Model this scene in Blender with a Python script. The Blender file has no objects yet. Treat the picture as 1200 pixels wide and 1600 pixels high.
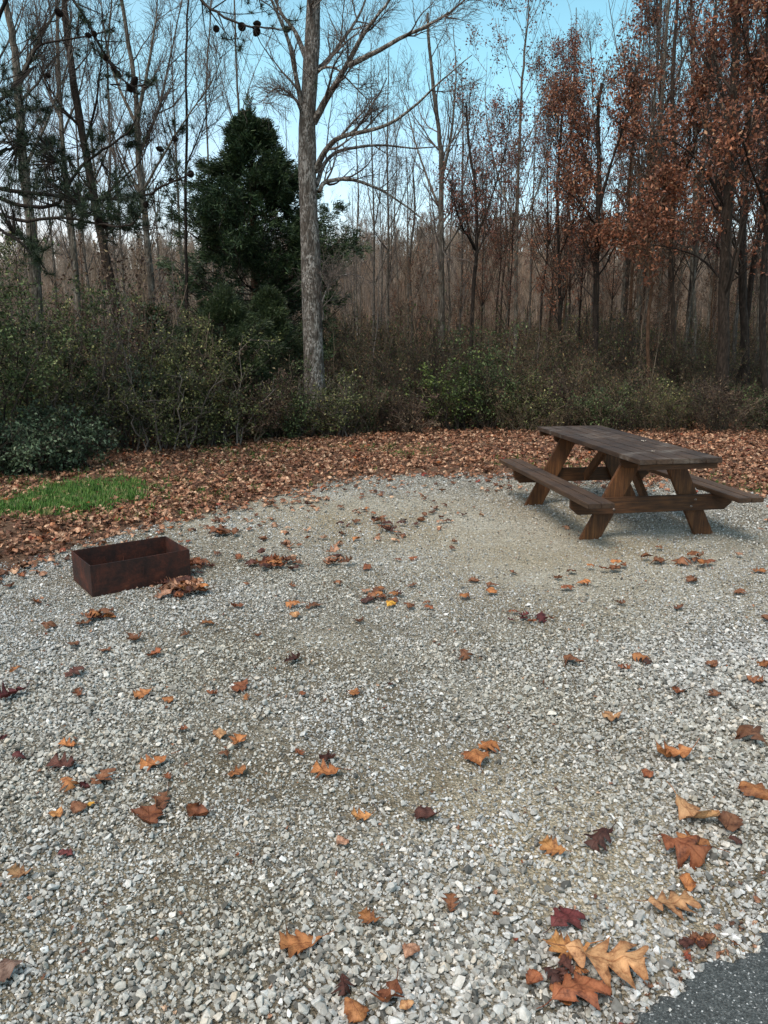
import bpy, bmesh, math, random
import numpy as np
from math import radians, sin, cos, pi
rng = np.random.default_rng(11)
random.seed(5)
S = bpy.context.scene
COL = S.collection

# ------------------------------------------------------------------ camera
CH, CP, CF = 1.7677, 0.2286, 1204.7      # eye height, pitch down, focal length in photo pixels
cam = bpy.data.cameras.new('camera'); camo = bpy.data.objects.new('camera', cam); COL.objects.link(camo)
camo.location = (0, 0, CH); camo.rotation_euler = (pi/2 - CP, 0, 0)
cam.sensor_fit = 'VERTICAL'; cam.sensor_height = 24; cam.lens = 24*CF/1600
cam.clip_start = 0.05; cam.clip_end = 2000
S.camera = camo
CC, CS = cos(CP), sin(CP)
def ray(px, py):
    x = (px-600)/CF; u = (800-py)/CF
    return np.array([x, CC+CS*u, -CS+CC*u])
def at(px, py, Y):                        # point of the ray at world distance Y
    d = ray(px, py); p = d*(Y/d[1]); p[2] += CH; return p
def gnd(px, py, z=0.0):                   # point of the ray on the ground
    d = ray(px, py); return d[:2]*((CH-z)/-d[2])
def depth(x, y, z=0): return y*CC-(z-CH)*CS

# ------------------------------------------------------------------ bookkeeping
def tag(o, label=None, cat=None, group=None, kind=None):
    if label: o['label'] = label
    if cat: o['category'] = cat
    if group: o['group'] = group
    if kind: o['kind'] = kind
    return o
def empty(name, loc, label, cat, group=None):
    o = bpy.data.objects.new(name, None); COL.objects.link(o); o.location = loc
    o.empty_display_size = 0.2
    return tag(o, label, cat, group)

class Geo:
    def __init__(s): s.v=[]; s.q=[]; s.t=[]; s.n=0; s.a={'rnd':[], 'lu':[], 'lv':[]}; s.m=[]; s.mt=[]
    def add(s, v, q=None, t=None, rnd=None, lu=None, lv=None):
        v = np.asarray(v, float).reshape(-1, 3)
        if q is not None and len(q): s.q.append(np.asarray(q, int).reshape(-1,4)+s.n)
        if t is not None and len(t): s.t.append(np.asarray(t, int).reshape(-1,3)+s.n)
        s.v.append(v); k = len(v); s.n += k
        for nm, val in (('rnd', rnd), ('lu', lu), ('lv', lv)):
            s.a[nm].append(np.zeros(k) if val is None else np.broadcast_to(np.asarray(val, float), (k,)))
    def mesh(s, name, mat, smooth=True, attrs=()):
        me = bpy.data.meshes.new(name)
        V = np.concatenate(s.v) if s.v else np.zeros((0,3))
        Q = np.concatenate(s.q) if s.q else np.zeros((0,4), int)
        T = np.concatenate(s.t) if s.t else np.zeros((0,3), int)
        me.vertices.add(len(V)); me.vertices.foreach_set('co', V.astype(np.float32).ravel())
        idx = np.concatenate([Q.ravel(), T.ravel()]).astype(np.int32)
        me.loops.add(len(idx)); me.loops.foreach_set('vertex_index', idx)
        nf = len(Q)+len(T); me.polygons.add(nf)
        st = np.concatenate([np.arange(len(Q))*4, len(Q)*4+np.arange(len(T))*3]).astype(np.int32)
        me.polygons.foreach_set('loop_start', st)
        me.update(calc_edges=True)
        me.polygons.foreach_set('use_smooth', np.full(nf, smooth, bool))
        for a in attrs:
            at_ = me.attributes.new(a, 'FLOAT', 'POINT')
            at_.data.foreach_set('value', np.concatenate(s.a[a]).astype(np.float32))
        me.materials.append(mat); me.validate()
        return me
    def build(s, name, mat, parent=None, smooth=True, attrs=()):
        o = bpy.data.objects.new(name, s.mesh(name, mat, smooth, attrs)); COL.objects.link(o)
        if parent is not None:
            o.parent = parent; o.location = -np.array(parent.location) if 0 else (0,0,0)
        return o

def unit(v): return v/np.maximum(np.linalg.norm(v, axis=-1, keepdims=True), 1e-9)

def tubes(g, P, R, sides):
    """P (m,n,3), R (m,n): a batch of tubes"""
    P = np.asarray(P, float); R = np.asarray(R, float)
    m, n, _ = P.shape
    if m == 0: return
    T = np.empty_like(P); T[:,1:-1] = P[:,2:]-P[:,:-2]; T[:,0] = P[:,1]-P[:,0]; T[:,-1] = P[:,-1]-P[:,-2]
    T = unit(T)
    D = unit(P[:,-1]-P[:,0])
    ref = np.where((np.abs(D[:,2]) > 0.7)[:,None], np.array([[1.,0,0]]), np.array([[0,0,1.]]))
    A = unit(np.cross(T, ref[:,None,:])); B = np.cross(T, A)
    ang = np.arange(sides)*2*pi/sides
    V = P[:,:,None,:] + R[:,:,None,None]*(A[:,:,None,:]*np.cos(ang)[None,None,:,None] + B[:,:,None,:]*np.sin(ang)[None,None,:,None])
    base = (np.arange(m)*n*sides)[:,None,None] + (np.arange(n-1)*sides)[None,:,None]
    k = np.arange(sides)[None,None,:]; k2 = (np.arange(sides)+1)%sides
    q = np.stack([base+k, base+k2[None,None,:], base+sides+k2[None,None,:], base+sides+k], -1).reshape(-1,4)
    g.add(V, q=q, rnd=np.repeat(rng.random(m), n*sides))

def catmull(pts, n):
    pts = np.asarray(pts, float)
    P = np.vstack([2*pts[0]-pts[1], pts, 2*pts[-1]-pts[-2]])
    k = len(pts)-1; u = np.linspace(0, k-1e-6, n); i = u.astype(int); f = (u-i)[:,None]
    a,b,c,d = P[i],P[i+1],P[i+2],P[i+3]
    return 0.5*((2*b)+(-a+c)*f+(2*a-5*b+4*c-d)*f**2+(-a+3*b-3*c+d)*f**3)

def children(P, R, k, t0, t1, ang, ratio, rr, n, up=0.05, wig=0.12, rmin=0.003, lmin=0.15, taper=0.25, lens=None, lt=0.6):
    """grow k children on every parent polyline, all at once"""
    m, npt, _ = P.shape
    L = np.linalg.norm(np.diff(P, axis=1), axis=2).sum(1) if lens is None else lens
    cnt = rng.poisson(k, m) if np.isscalar(k) else np.asarray(k)
    ip = np.repeat(np.arange(m), cnt)
    if len(ip) == 0: return np.zeros((0,n,3)), np.zeros((0,n))
    t = rng.uniform(t0, t1, len(ip)); x = t*(npt-1); i = np.minimum(x.astype(int), npt-2); f = (x-i)[:,None]
    pos = P[ip,i]*(1-f)+P[ip,i+1]*f; tan = unit(P[ip,i+1]-P[ip,i]); r = R[ip,i]*(1-f[:,0])+R[ip,i+1]*f[:,0]
    perp = unit(np.cross(tan, rng.normal(size=tan.shape)))
    a = np.radians(rng.normal(ang, ang*0.22, len(ip)))[:,None]
    d = unit(np.cos(a)*tan+np.sin(a)*perp)
    ln = np.maximum(L[ip]*ratio*(1-lt*t)*rng.uniform(0.6, 1.25, len(ip)), lmin)
    r0 = np.maximum(np.minimum(r*rr*rng.uniform(.7,1.1,len(ip)), r*.9), rmin)
    out = np.empty((len(ip), n, 3)); out[:,0] = pos; seg = (ln/(n-1))[:,None]
    for j in range(1, n):
        d = unit(d + np.array([0,0,up]) + rng.normal(size=d.shape)*wig)
        out[:,j] = out[:,j-1]+d*seg
    rad = np.maximum(r0[:,None]*np.linspace(1, taper, n)[None,:], rmin*0.7)
    return out, rad

def leaf_cards(g, pos, size, droop=0.3, aspect=0.55, fold=0.25, flat=0.0, rndv=None):
    """folded four-triangle leaves"""
    m = len(pos)
    if m == 0: return
    d = rng.normal(size=(m,3)); d[:,2] = d[:,2]*(1-flat)-droop; d = unit(d)
    nrm = rng.normal(size=(m,3)); nrm[:,2] += flat*3; s_ = unit(np.cross(d, nrm)); nn = np.cross(s_, d)
    L = (size*rng.uniform(.6,1.3,m))[:,None]; W = L*aspect*rng.uniform(.7,1.2,(m,1))
    c = pos
    V = np.stack([c, c+d*L*.45+s_*W*.5+nn*W*fold, c+d*L-nn*L*.12, c+d*L*.5-s_*W*.5+nn*W*fold], 1)
    b = (np.arange(m)*4)[:,None]
    t = np.concatenate([b+np.array([[0,1,2]]), b+np.array([[0,2,3]])], 1).reshape(-1,3)
    r = rng.random(m) if rndv is None else rndv
    g.add(V, t=t, rnd=np.repeat(r, 4))

# ------------------------------------------------------------------ materials
def mat(name):
    m = bpy.data.materials.new(name); m.use_nodes = True; nt = m.node_tree
    bs = nt.nodes['Principled BSDF']; return m, nt, bs
def N(nt, t, **kw):
    n = nt.nodes.new(t)
    for k, v in kw.items():
        if k in n.inputs: n.inputs[k].default_value = v
        else: setattr(n, k, v)
    return n
def L(nt, a, b): nt.links.new(a, b)
def ramp(nt, fac, stops, interp='LINEAR'):
    r = nt.nodes.new('ShaderNodeValToRGB'); e = r.color_ramp.elements; r.color_ramp.interpolation = interp
    while len(e) > 1: e.remove(e[-1])
    e[0].position = stops[0][0]; e[0].color = (*stops[0][1], 1)
    for p, c in stops[1:]:
        x = e.new(p); x.color = (*c, 1)
    if fac is not None: L(nt, fac, r.inputs[0])
    return r
def mixc(nt, a, b, fac, mode='MIX'):
    n = nt.nodes.new('ShaderNodeMix'); n.data_type = 'RGBA'; n.blend_type = mode
    for s, v in ((n.inputs[0], fac), (n.inputs[6], a), (n.inputs[7], b)):
        if hasattr(v, 'links'): L(nt, v, s)
        elif isinstance(v, (int, float)): s.default_value = v
        else: s.default_value = (*v, 1)
    return n.outputs[2]
def mth(nt, op, a, b=None, clamp=False):
    n = nt.nodes.new('ShaderNodeMath'); n.operation = op; n.use_clamp = clamp
    for s, v in ((n.inputs[0], a), (n.inputs[1], b)):
        if v is None: continue
        if hasattr(v, 'links'): L(nt, v, s)
        else: s.default_value = v
    return n.outputs[0]
def coords(nt, kind='Object', scale=(1,1,1), loc=(0,0,0)):
    tc = nt.nodes.new('ShaderNodeTexCoord'); mp = nt.nodes.new('ShaderNodeMapping')
    mp.inputs['Scale'].default_value = scale; mp.inputs['Location'].default_value = loc
    L(nt, tc.outputs[kind], mp.inputs[0]); return mp.outputs[0]
def noise(nt, vec, scale, detail=4, rough=0.55, out='Fac'):
    n = N(nt, 'ShaderNodeTexNoise', Scale=scale, Detail=detail, Roughness=rough)
    if vec is not None: L(nt, vec, n.inputs['Vector'])
    return n.outputs[out]
def voro(nt, vec, scale, feature='F1', out='Distance', rnd=1.0):
    n = nt.nodes.new('ShaderNodeTexVoronoi'); n.feature = feature
    n.inputs['Scale'].default_value = scale; n.inputs['Randomness'].default_value = rnd
    L(nt, vec, n.inputs['Vector']); return n.outputs[out]
def bump(nt, bs, h, strength, dist):
    b = N(nt, 'ShaderNodeBump', Strength=strength, Distance=dist); L(nt, h, b.inputs['Height']); L(nt, b.outputs[0], bs.inputs['Normal'])
def attr(nt, name, t='GEOMETRY'):
    a = nt.nodes.new('ShaderNodeAttribute'); a.attribute_name = name; a.attribute_type = t; return a.outputs['Fac']
def rough(bs, r, spec=0.3): bs.inputs['Roughness'].default_value = r; bs.inputs['Specular IOR Level'].default_value = spec

def bark(name, dark, mid, light, patch=0.5, vs=1.0):
    m, nt, bs = mat(name)
    v = coords(nt, 'Object', (1,1,.22))
    n1 = noise(nt, v, 28*vs, 6, .65); n2 = noise(nt, coords(nt, 'Object', (1,1,.5)), 7*vs, 5, .6)
    v1 = voro(nt, v, 30*vs, 'DISTANCE_TO_EDGE')
    c = ramp(nt, n1, [(.3, dark), (.52, mid), (.75, light)]).outputs[0]
    f = ramp(nt, n2, [(patch, (0,0,0)), (patch+.1, (1,1,1))]).outputs[0]
    n3 = noise(nt, coords(nt, 'Object', (1,1,.6)), 34*vs, 4, .6)
    f2 = mth(nt, 'MULTIPLY', f, ramp(nt, n3, [(.47, (0,0,0)), (.56, (1,1,1))]).outputs[0])
    c = mixc(nt, c, light, mth(nt, 'MULTIPLY', f2, .85))
    oi = nt.nodes.new('ShaderNodeObjectInfo')
    c = mixc(nt, c, ramp(nt, oi.outputs['Random'], [(0, (.7,.68,.68)), (1, (1.15,1.08,1.0))]).outputs[0], 1.0, 'MULTIPLY')
    L(nt, c, bs.inputs['Base Color']); rough(bs, .9, .15)
    h = mth(nt, 'ADD', mth(nt, 'MULTIPLY', v1, 1.2), n1)
    bump(nt, bs, h, .9, .03)
    return m
def twigmat(name, a, b):
    m, nt, bs = mat(name)
    r = attr(nt, 'rnd'); c = ramp(nt, r, [(0, a), (1, b)]).outputs[0]
    L(nt, c, bs.inputs['Base Color']); rough(bs, .9, .1); return m
def foliage(name, stops, trans=0.25, inst=False):
    m, nt, bs = mat(name)
    r = attr(nt, 'rnd')
    if inst:
        oi = nt.nodes.new('ShaderNodeObjectInfo'); r = mth(nt, 'FRACT', mth(nt, 'ADD', r, oi.outputs['Random']))
    c = ramp(nt, r, stops).outputs[0]
    n = noise(nt, coords(nt, 'Object'), 1.6, 3)
    c = mixc(nt, c, ramp(nt, n, [(.3, (.45,.45,.45)), (.7, (1.15,1.15,1.15))]).outputs[0], 1, 'MULTIPLY')
    L(nt, c, bs.inputs['Base Color']); rough(bs, .55, .3)
    tr = nt.nodes.new('ShaderNodeBsdfTranslucent'); L(nt, c, tr.inputs[0])
    mx = nt.nodes.new('ShaderNodeMixShader'); mx.inputs[0].default_value = trans
    L(nt, bs.outputs[0], mx.inputs[1]); L(nt, tr.outputs[0], mx.inputs[2])
    L(nt, mx.outputs[0], nt.nodes['Material Output'].inputs[0]); return m

M = {}
M['bark_main'] = bark('bark_main', (.035,.028,.022), (.105,.092,.078), (.37,.36,.335), .45)
M['bark_grey'] = bark('bark_grey', (.035,.031,.026), (.10,.09,.074), (.25,.24,.215), .52)
M['bark_dark'] = bark('bark_dark', (.012,.010,.008), (.035,.027,.022), (.075,.06,.05), .6)
M['bark_brown'] = bark('bark_brown', (.03,.018,.012), (.10,.06,.038), (.17,.11,.08), .6)
M['twig_grey'] = twigmat('twig_grey', (.055,.045,.04), (.17,.14,.12))
M['twig_dark'] = twigmat('twig_dark', (.022,.017,.014), (.07,.056,.045))
M['twig_brown'] = twigmat('twig_brown', (.055,.040,.028), (.18,.135,.095))
M['twig_pine'] = twigmat('twig_pine', (.012,.010,.009), (.035,.028,.023))
M['leaf_rust'] = foliage('leaf_rust', [(0,(.08,.034,.022)), (.35,(.20,.075,.042)), (.7,(.32,.12,.062)), (.92,(.44,.19,.10)), (1,(.52,.32,.18))])
M['leaf_maroon'] = foliage('leaf_maroon', [(0,(.07,.03,.024)), (.5,(.20,.07,.048)), (1,(.38,.18,.12))])
M['leaf_brown'] = foliage('leaf_brown', [(0,(.06,.03,.02)), (.5,(.16,.08,.045)), (1,(.34,.20,.12))])
M['cedar'] = foliage('cedar_foliage', [(0,(.014,.027,.013)), (.6,(.038,.070,.028)), (1,(.10,.145,.055))], .1)
M['cedar_low'] = foliage('cedar_low_foliage', [(0,(.012,.022,.008)), (.6,(.032,.052,.018)), (1,(.085,.11,.038))], .1)
M['needle'] = foliage('pine_needle', [(0,(.008,.018,.009)), (.6,(.018,.036,.016)), (1,(.05,.075,.03))], .1)
M['sh_olive'] = foliage('shrub_olive', [(0,(.032,.038,.014)), (.5,(.085,.10,.034)), (.82,(.155,.175,.06)), (.92,(.34,.32,.11)), (1,(.6,.53,.24))])
M['sh_green'] = foliage('shrub_green', [(0,(.025,.038,.014)), (.5,(.066,.096,.033)), (.88,(.13,.18,.065)), (1,(.32,.35,.15))])
M['sh_blue'] = foliage('shrub_blue', [(0,(.026,.04,.022)), (.5,(.07,.105,.055)), (.9,(.14,.20,.11)), (1,(.34,.39,.26))])
M['sh_brown'] = foliage('shrub_brown', [(0,(.03,.018,.014)), (.5,(.085,.048,.034)), (.85,(.14,.085,.055)), (1,(.34,.25,.13))])
M['sh_bright'] = foliage('shrub_bright', [(0,(.022,.036,.010)), (.5,(.065,.10,.024)), (1,(.20,.25,.06))])
M['brush'] = foliage('undergrowth_leaf', [(0,(.025,.018,.010)), (.25,(.08,.048,.026)), (.45,(.19,.10,.052)), (.55,(.035,.045,.014)), (.75,(.065,.09,.026)), (.88,(.12,.15,.045)), (.94,(.26,.15,.07)), (1,(.36,.30,.16))], .2, True)

# gravel stones
m, nt, bs = mat('gravel_stone'); M['stone'] = m
oi = nt.nodes.new('ShaderNodeObjectInfo')
c = ramp(nt, oi.outputs['Random'], [(0,(.07,.07,.065)), (.14,(.20,.195,.18)), (.35,(.34,.34,.325)), (.6,(.46,.465,.455)), (.78,(.31,.30,.265)), (.89,(.60,.605,.60)), (.94,(.45,.40,.33)), (1,(.74,.745,.74))]).outputs[0]
n = noise(nt, coords(nt, 'Object'), 3.0, 5, .6)
c = mixc(nt, c, ramp(nt, n, [(.3,(.68,.66,.63)), (.7,(1.12,1.12,1.12))]).outputs[0], 1, 'MULTIPLY')
geo = nt.nodes.new('ShaderNodeNewGeometry')
big = noise(nt, geo.outputs['Position'], .55, 4, .6)
c = mixc(nt, c, ramp(nt, big, [(.38,(.88,.85,.77)), (.6,(1.0,1.0,1.0))]).outputs[0], 1, 'MULTIPLY')
L(nt, c, bs.inputs['Base Color']); rough(bs, .8, .25)
# gravel bed
m, nt, bs = mat('gravel_bed'); M['pad'] = m
v = coords(nt, 'Object')
cell = N(nt, 'ShaderNodeTexVoronoi', Scale=85); L(nt, v, cell.inputs['Vector'])
cell2 = N(nt, 'ShaderNodeTexVoronoi', Scale=190); L(nt, v, cell2.inputs['Vector'])
sep = nt.nodes.new('ShaderNodeSeparateColor'); L(nt, cell.outputs['Color'], sep.inputs[0])
stc = ramp(nt, sep.outputs[0], [(0,(.12,.11,.09)), (.4,(.25,.24,.215)), (.75,(.38,.37,.35)), (1,(.55,.55,.53))]).outputs[0]
sep2 = nt.nodes.new('ShaderNodeSeparateColor'); L(nt, cell2.outputs['Color'], sep2.inputs[0])
stc2 = ramp(nt, sep2.outputs[0], [(0,(.10,.09,.075)), (.6,(.26,.24,.20)), (1,(.42,.40,.36))]).outputs[0]
dirt = ramp(nt, noise(nt, v, 9, 6, .7), [(.3,(.12,.10,.075)), (.7,(.27,.245,.20))]).outputs[0]
c = mixc(nt, stc2, dirt, ramp(nt, noise(nt, v, 30, 4), [(.45,(0,0,0)), (.55,(1,1,1))]).outputs[0])
c = mixc(nt, stc, c, ramp(nt, cell.outputs['Distance'], [(.0,(0,0,0)), (.006,(0,0,0)), (.55,(.7,.7,.7)), (.62,(1,1,1))]).outputs[0])
bign = noise(nt, v, .8, 5, .6)
c = mixc(nt, c, ramp(nt, bign, [(.35,(.80,.72,.58)), (.62,(1.05,1.05,1.03))]).outputs[0], 1, 'MULTIPLY')
ps = nt.nodes.new('ShaderNodeSeparateXYZ'); L(nt, v, ps.inputs[0])
def blob(cx, cy, sx, sy):
    a = mth(nt, 'POWER', mth(nt, 'DIVIDE', mth(nt, 'SUBTRACT', ps.outputs[0], cx), sx), 2); b = mth(nt, 'POWER', mth(nt, 'DIVIDE', mth(nt, 'SUBTRACT', ps.outputs[1], cy), sy), 2)
    return mth(nt, 'POWER', 2.718, mth(nt, 'MULTIPLY', mth(nt, 'ADD', a, b), -1))
fines = mth(nt, 'ADD', mth(nt, 'ADD', blob(1.6,5.9,1.7,1.5), blob(.55,2.55,.5,.45)), mth(nt, 'ADD', blob(.75,2.15,.35,.25), blob(-.3,7.6,2.4,1.3)), True)
fines = mth(nt, 'ADD', fines, mth(nt, 'MULTIPLY', ramp(nt, noise(nt, v, 1.6, 6, .6), [(.5,(0,0,0)), (.65,(1,1,1))]).outputs[0], .45), True)
c = mixc(nt, mixc(nt, c, (.62,.60,.55), 1, 'MULTIPLY'), mixc(nt, c, (1.28,1.24,1.13), 1, 'MULTIPLY'), fines)
L(nt, c, bs.inputs['Base Color']); rough(bs, .9, .2)
h = mth(nt, 'ADD', mth(nt, 'MULTIPLY', cell.outputs['Distance'], -1.0), mth(nt, 'MULTIPLY', cell2.outputs['Distance'], -.5))
bump(nt, bs, h, 1.0, .01)
# ground
m, nt, bs = mat('ground_soil'); M['ground'] = m
v = coords(nt, 'Object')
c = ramp(nt, noise(nt, v, 14, 7, .75), [(.3,(.045,.028,.018)), (.5,(.13,.082,.054)), (.7,(.27,.18,.12))]).outputs[0]
c = mixc(nt, c, ramp(nt, noise(nt, v, .12, 5, .6), [(.35,(.7,.66,.66)), (.65,(1.1,1.05,1.0))]).outputs[0], 1, 'MULTIPLY')
L(nt, c, bs.inputs['Base Color']); rough(bs, .95, .1); bump(nt, bs, noise(nt, v, 25, 6, .7), .8, .05)
# asphalt
m, nt, bs = mat('asphalt'); M['asphalt'] = m
v = coords(nt, 'Object')
cl = N(nt, 'ShaderNodeTexVoronoi', Scale=230); L(nt, v, cl.inputs['Vector'])
sp = nt.nodes.new('ShaderNodeSeparateColor'); L(nt, cl.outputs['Color'], sp.inputs[0])
c = ramp(nt, sp.outputs[0], [(0,(.028,.031,.030)), (.5,(.052,.058,.056)), (.88,(.085,.092,.088)), (.965,(.14,.145,.14)), (1,(.48,.48,.46))]).outputs[0]
c = mixc(nt, c, ramp(nt, noise(nt, v, 60, 5, .7), [(.35,(.75,.75,.75)), (.7,(1.25,1.25,1.25))]).outputs[0], 1, 'MULTIPLY')
L(nt, c, bs.inputs['Base Color']); rough(bs, .85, .3)
bump(nt, bs, mth(nt, 'ADD', cl.outputs['Distance'], noise(nt, v, 220, 3, .6)), .8, .004)
# dead leaf (single leaves use their object colour, litter its own random ramp)
def deadleaf(name, inst):
    m, nt, bs = mat(name)
    oi = nt.nodes.new('ShaderNodeObjectInfo')
    if inst:
        c = ramp(nt, oi.outputs['Random'], [(0,(.06,.030,.020)), (.22,(.14,.066,.038)), (.48,(.26,.13,.076)), (.72,(.38,.22,.14)), (.92,(.56,.40,.28)), (.97,(.30,.10,.03)), (1,(.18,.04,.03))]).outputs[0]
    else: c = oi.outputs['Color']
    lu = mth(nt, 'ABSOLUTE', attr(nt, 'lu')); lv = attr(nt, 'lv')
    side = mth(nt, 'FRACT', mth(nt, 'MULTIPLY', mth(nt, 'SUBTRACT', lv, mth(nt, 'MULTIPLY', lu, .22)), 9))
    sv = ramp(nt, side, [(0,(1,1,1)), (.07,(0,0,0)), (.93,(0,0,0)), (1,(1,1,1))]).outputs[0]
    mid = ramp(nt, lu, [(0,(1,1,1)), (.06,(0,0,0))]).outputs[0]
    vein = mth(nt, 'MAXIMUM', mth(nt, 'MULTIPLY', sv, .35), mid)
    n1 = noise(nt, coords(nt, 'Object'), 26, 7, .75)
    c = mixc(nt, c, ramp(nt, n1, [(.36,(.25,.17,.13)), (.46,(.72,.64,.58)), (.55,(1.0,.98,.95)), (.7,(1.3,1.28,1.22))]).outputs[0], 1, 'MULTIPLY')
    edge = ramp(nt, lu, [(.55,(1,1,1)), (1,(.62,.52,.46))]).outputs[0]
    c = mixc(nt, c, edge, 1, 'MULTIPLY')
    geo = nt.nodes.new('ShaderNodeNewGeometry')
    c = mixc(nt, c, mixc(nt, c, (1.25,1.2,1.15), 1, 'MULTIPLY'), geo.outputs['Backfacing'])
    cv = mixc(nt, c, mixc(nt, c, (.62,.5,.42), 1, 'MULTIPLY'), vein)
    L(nt, cv, bs.inputs['Base Color']); rough(bs, .6, .3)
    bump(nt, bs, mth(nt, 'ADD', n1, vein), .35, .004)
    tr = nt.nodes.new('ShaderNodeBsdfTranslucent'); L(nt, cv, tr.inputs[0])
    mx = nt.nodes.new('ShaderNodeMixShader'); mx.inputs[0].default_value = .15
    L(nt, bs.outputs[0], mx.inputs[1]); L(nt, tr.outputs[0], mx.inputs[2]); L(nt, mx.outputs[0], nt.nodes['Material Output'].inputs[0])
    return m
M['leaf'] = deadleaf('dead_leaf', False); M['litter'] = deadleaf('leaf_litter', True)
# grass
m, nt, bs = mat('grass_blade'); M['grass'] = m
oi = nt.nodes.new('ShaderNodeObjectInfo')
c = ramp(nt, oi.outputs['Random'], [(0,(.022,.06,.008)), (.5,(.05,.125,.014)), (.85,(.10,.19,.03)), (.93,(.20,.21,.07)), (1,(.30,.25,.12))]).outputs[0]
L(nt, c, bs.inputs['Base Color']); rough(bs, .6, .3)
# painted / stained timber of the table
def timber(name, axis, dark, mid, light, wear=None):
    m, nt, bs = mat(name)
    sc = [9,9,9]; sc[axis] = .55
    v = coords(nt, 'Object', tuple(sc))
    g1 = noise(nt, v, 7, 8, .7); g2 = noise(nt, coords(nt, 'Object'), 3.2, 5, .6)
    c = ramp(nt, g1, [(.28, dark), (.5, mid), (.72, light)]).outputs[0]
    c = mixc(nt, c, ramp(nt, g2, [(.3,(.45,.42,.42)), (.7,(1.3,1.2,1.1))]).outputs[0], 1, 'MULTIPLY')
    if wear:
        w = noise(nt, coords(nt, 'Object', (1.4,.55,1)), 3.3, 8, .72)
        c = mixc(nt, c, wear, ramp(nt, w, [(.55,(0,0,0)), (.72,(.75,.75,.75))]).outputs[0])
    L(nt, c, bs.inputs['Base Color']); rough(bs, .62, .35); bump(nt, bs, g1, .45, .006)
    return m
M['top'] = timber('timber_tabletop', 0, (.018,.011,.008), (.045,.028,.018), (.085,.055,.036), (.17,.145,.12))
M['seat'] = timber('timber_seat', 0, (.020,.012,.007), (.055,.032,.018), (.105,.064,.036))
M['legw'] = timber('timber_leg', 2, (.028,.011,.004), (.09,.037,.012), (.19,.085,.030))
M['beam'] = timber('timber_beam', 1, (.020,.009,.004), (.062,.027,.010), (.13,.058,.021))
m, nt, bs = mat('bolt_steel'); M['bolt'] = m
L(nt, ramp(nt, noise(nt, coords(nt), 60), [(.3,(.12,.06,.035)), (.7,(.28,.25,.22))]).outputs[0], bs.inputs['Base Color']); bs.inputs['Metallic'].default_value = .7; rough(bs, .6)
# rusty steel
m, nt, bs = mat('rusted_steel'); M['rust'] = m
v = coords(nt, 'Object')
n1 = noise(nt, v, 7, 8, .7); n2 = noise(nt, v, 60, 6, .7)
c = ramp(nt, n1, [(.3,(.010,.006,.005)), (.46,(.028,.012,.009)), (.6,(.065,.020,.012)), (.78,(.13,.042,.020))]).outputs[0]
c = mixc(nt, c, ramp(nt, n2, [(.3,(.6,.6,.6)), (.75,(1.5,1.35,1.25))]).outputs[0], 1, 'MULTIPLY')
L(nt, c, bs.inputs['Base Color']); bs.inputs['Metallic'].default_value = .25; rough(bs, .72, .4); bump(nt, bs, n2, .4, .003)
m, nt, bs = mat('ash'); M['ash'] = m
L(nt, ramp(nt, noise(nt, coords(nt), 14, 8, .75), [(.3,(.012,.010,.009)), (.55,(.05,.042,.036)), (.8,(.16,.14,.125))]).outputs[0], bs.inputs['Base Color']); rough(bs, .95, .1)
bump(nt, bs, noise(nt, coords(nt), 60, 6), .9, .01)
m, nt, bs = mat('pine_cone'); M['cone'] = m
bs.inputs['Base Color'].default_value = (.018,.012,.009,1); rough(bs, .8, .2)

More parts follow.
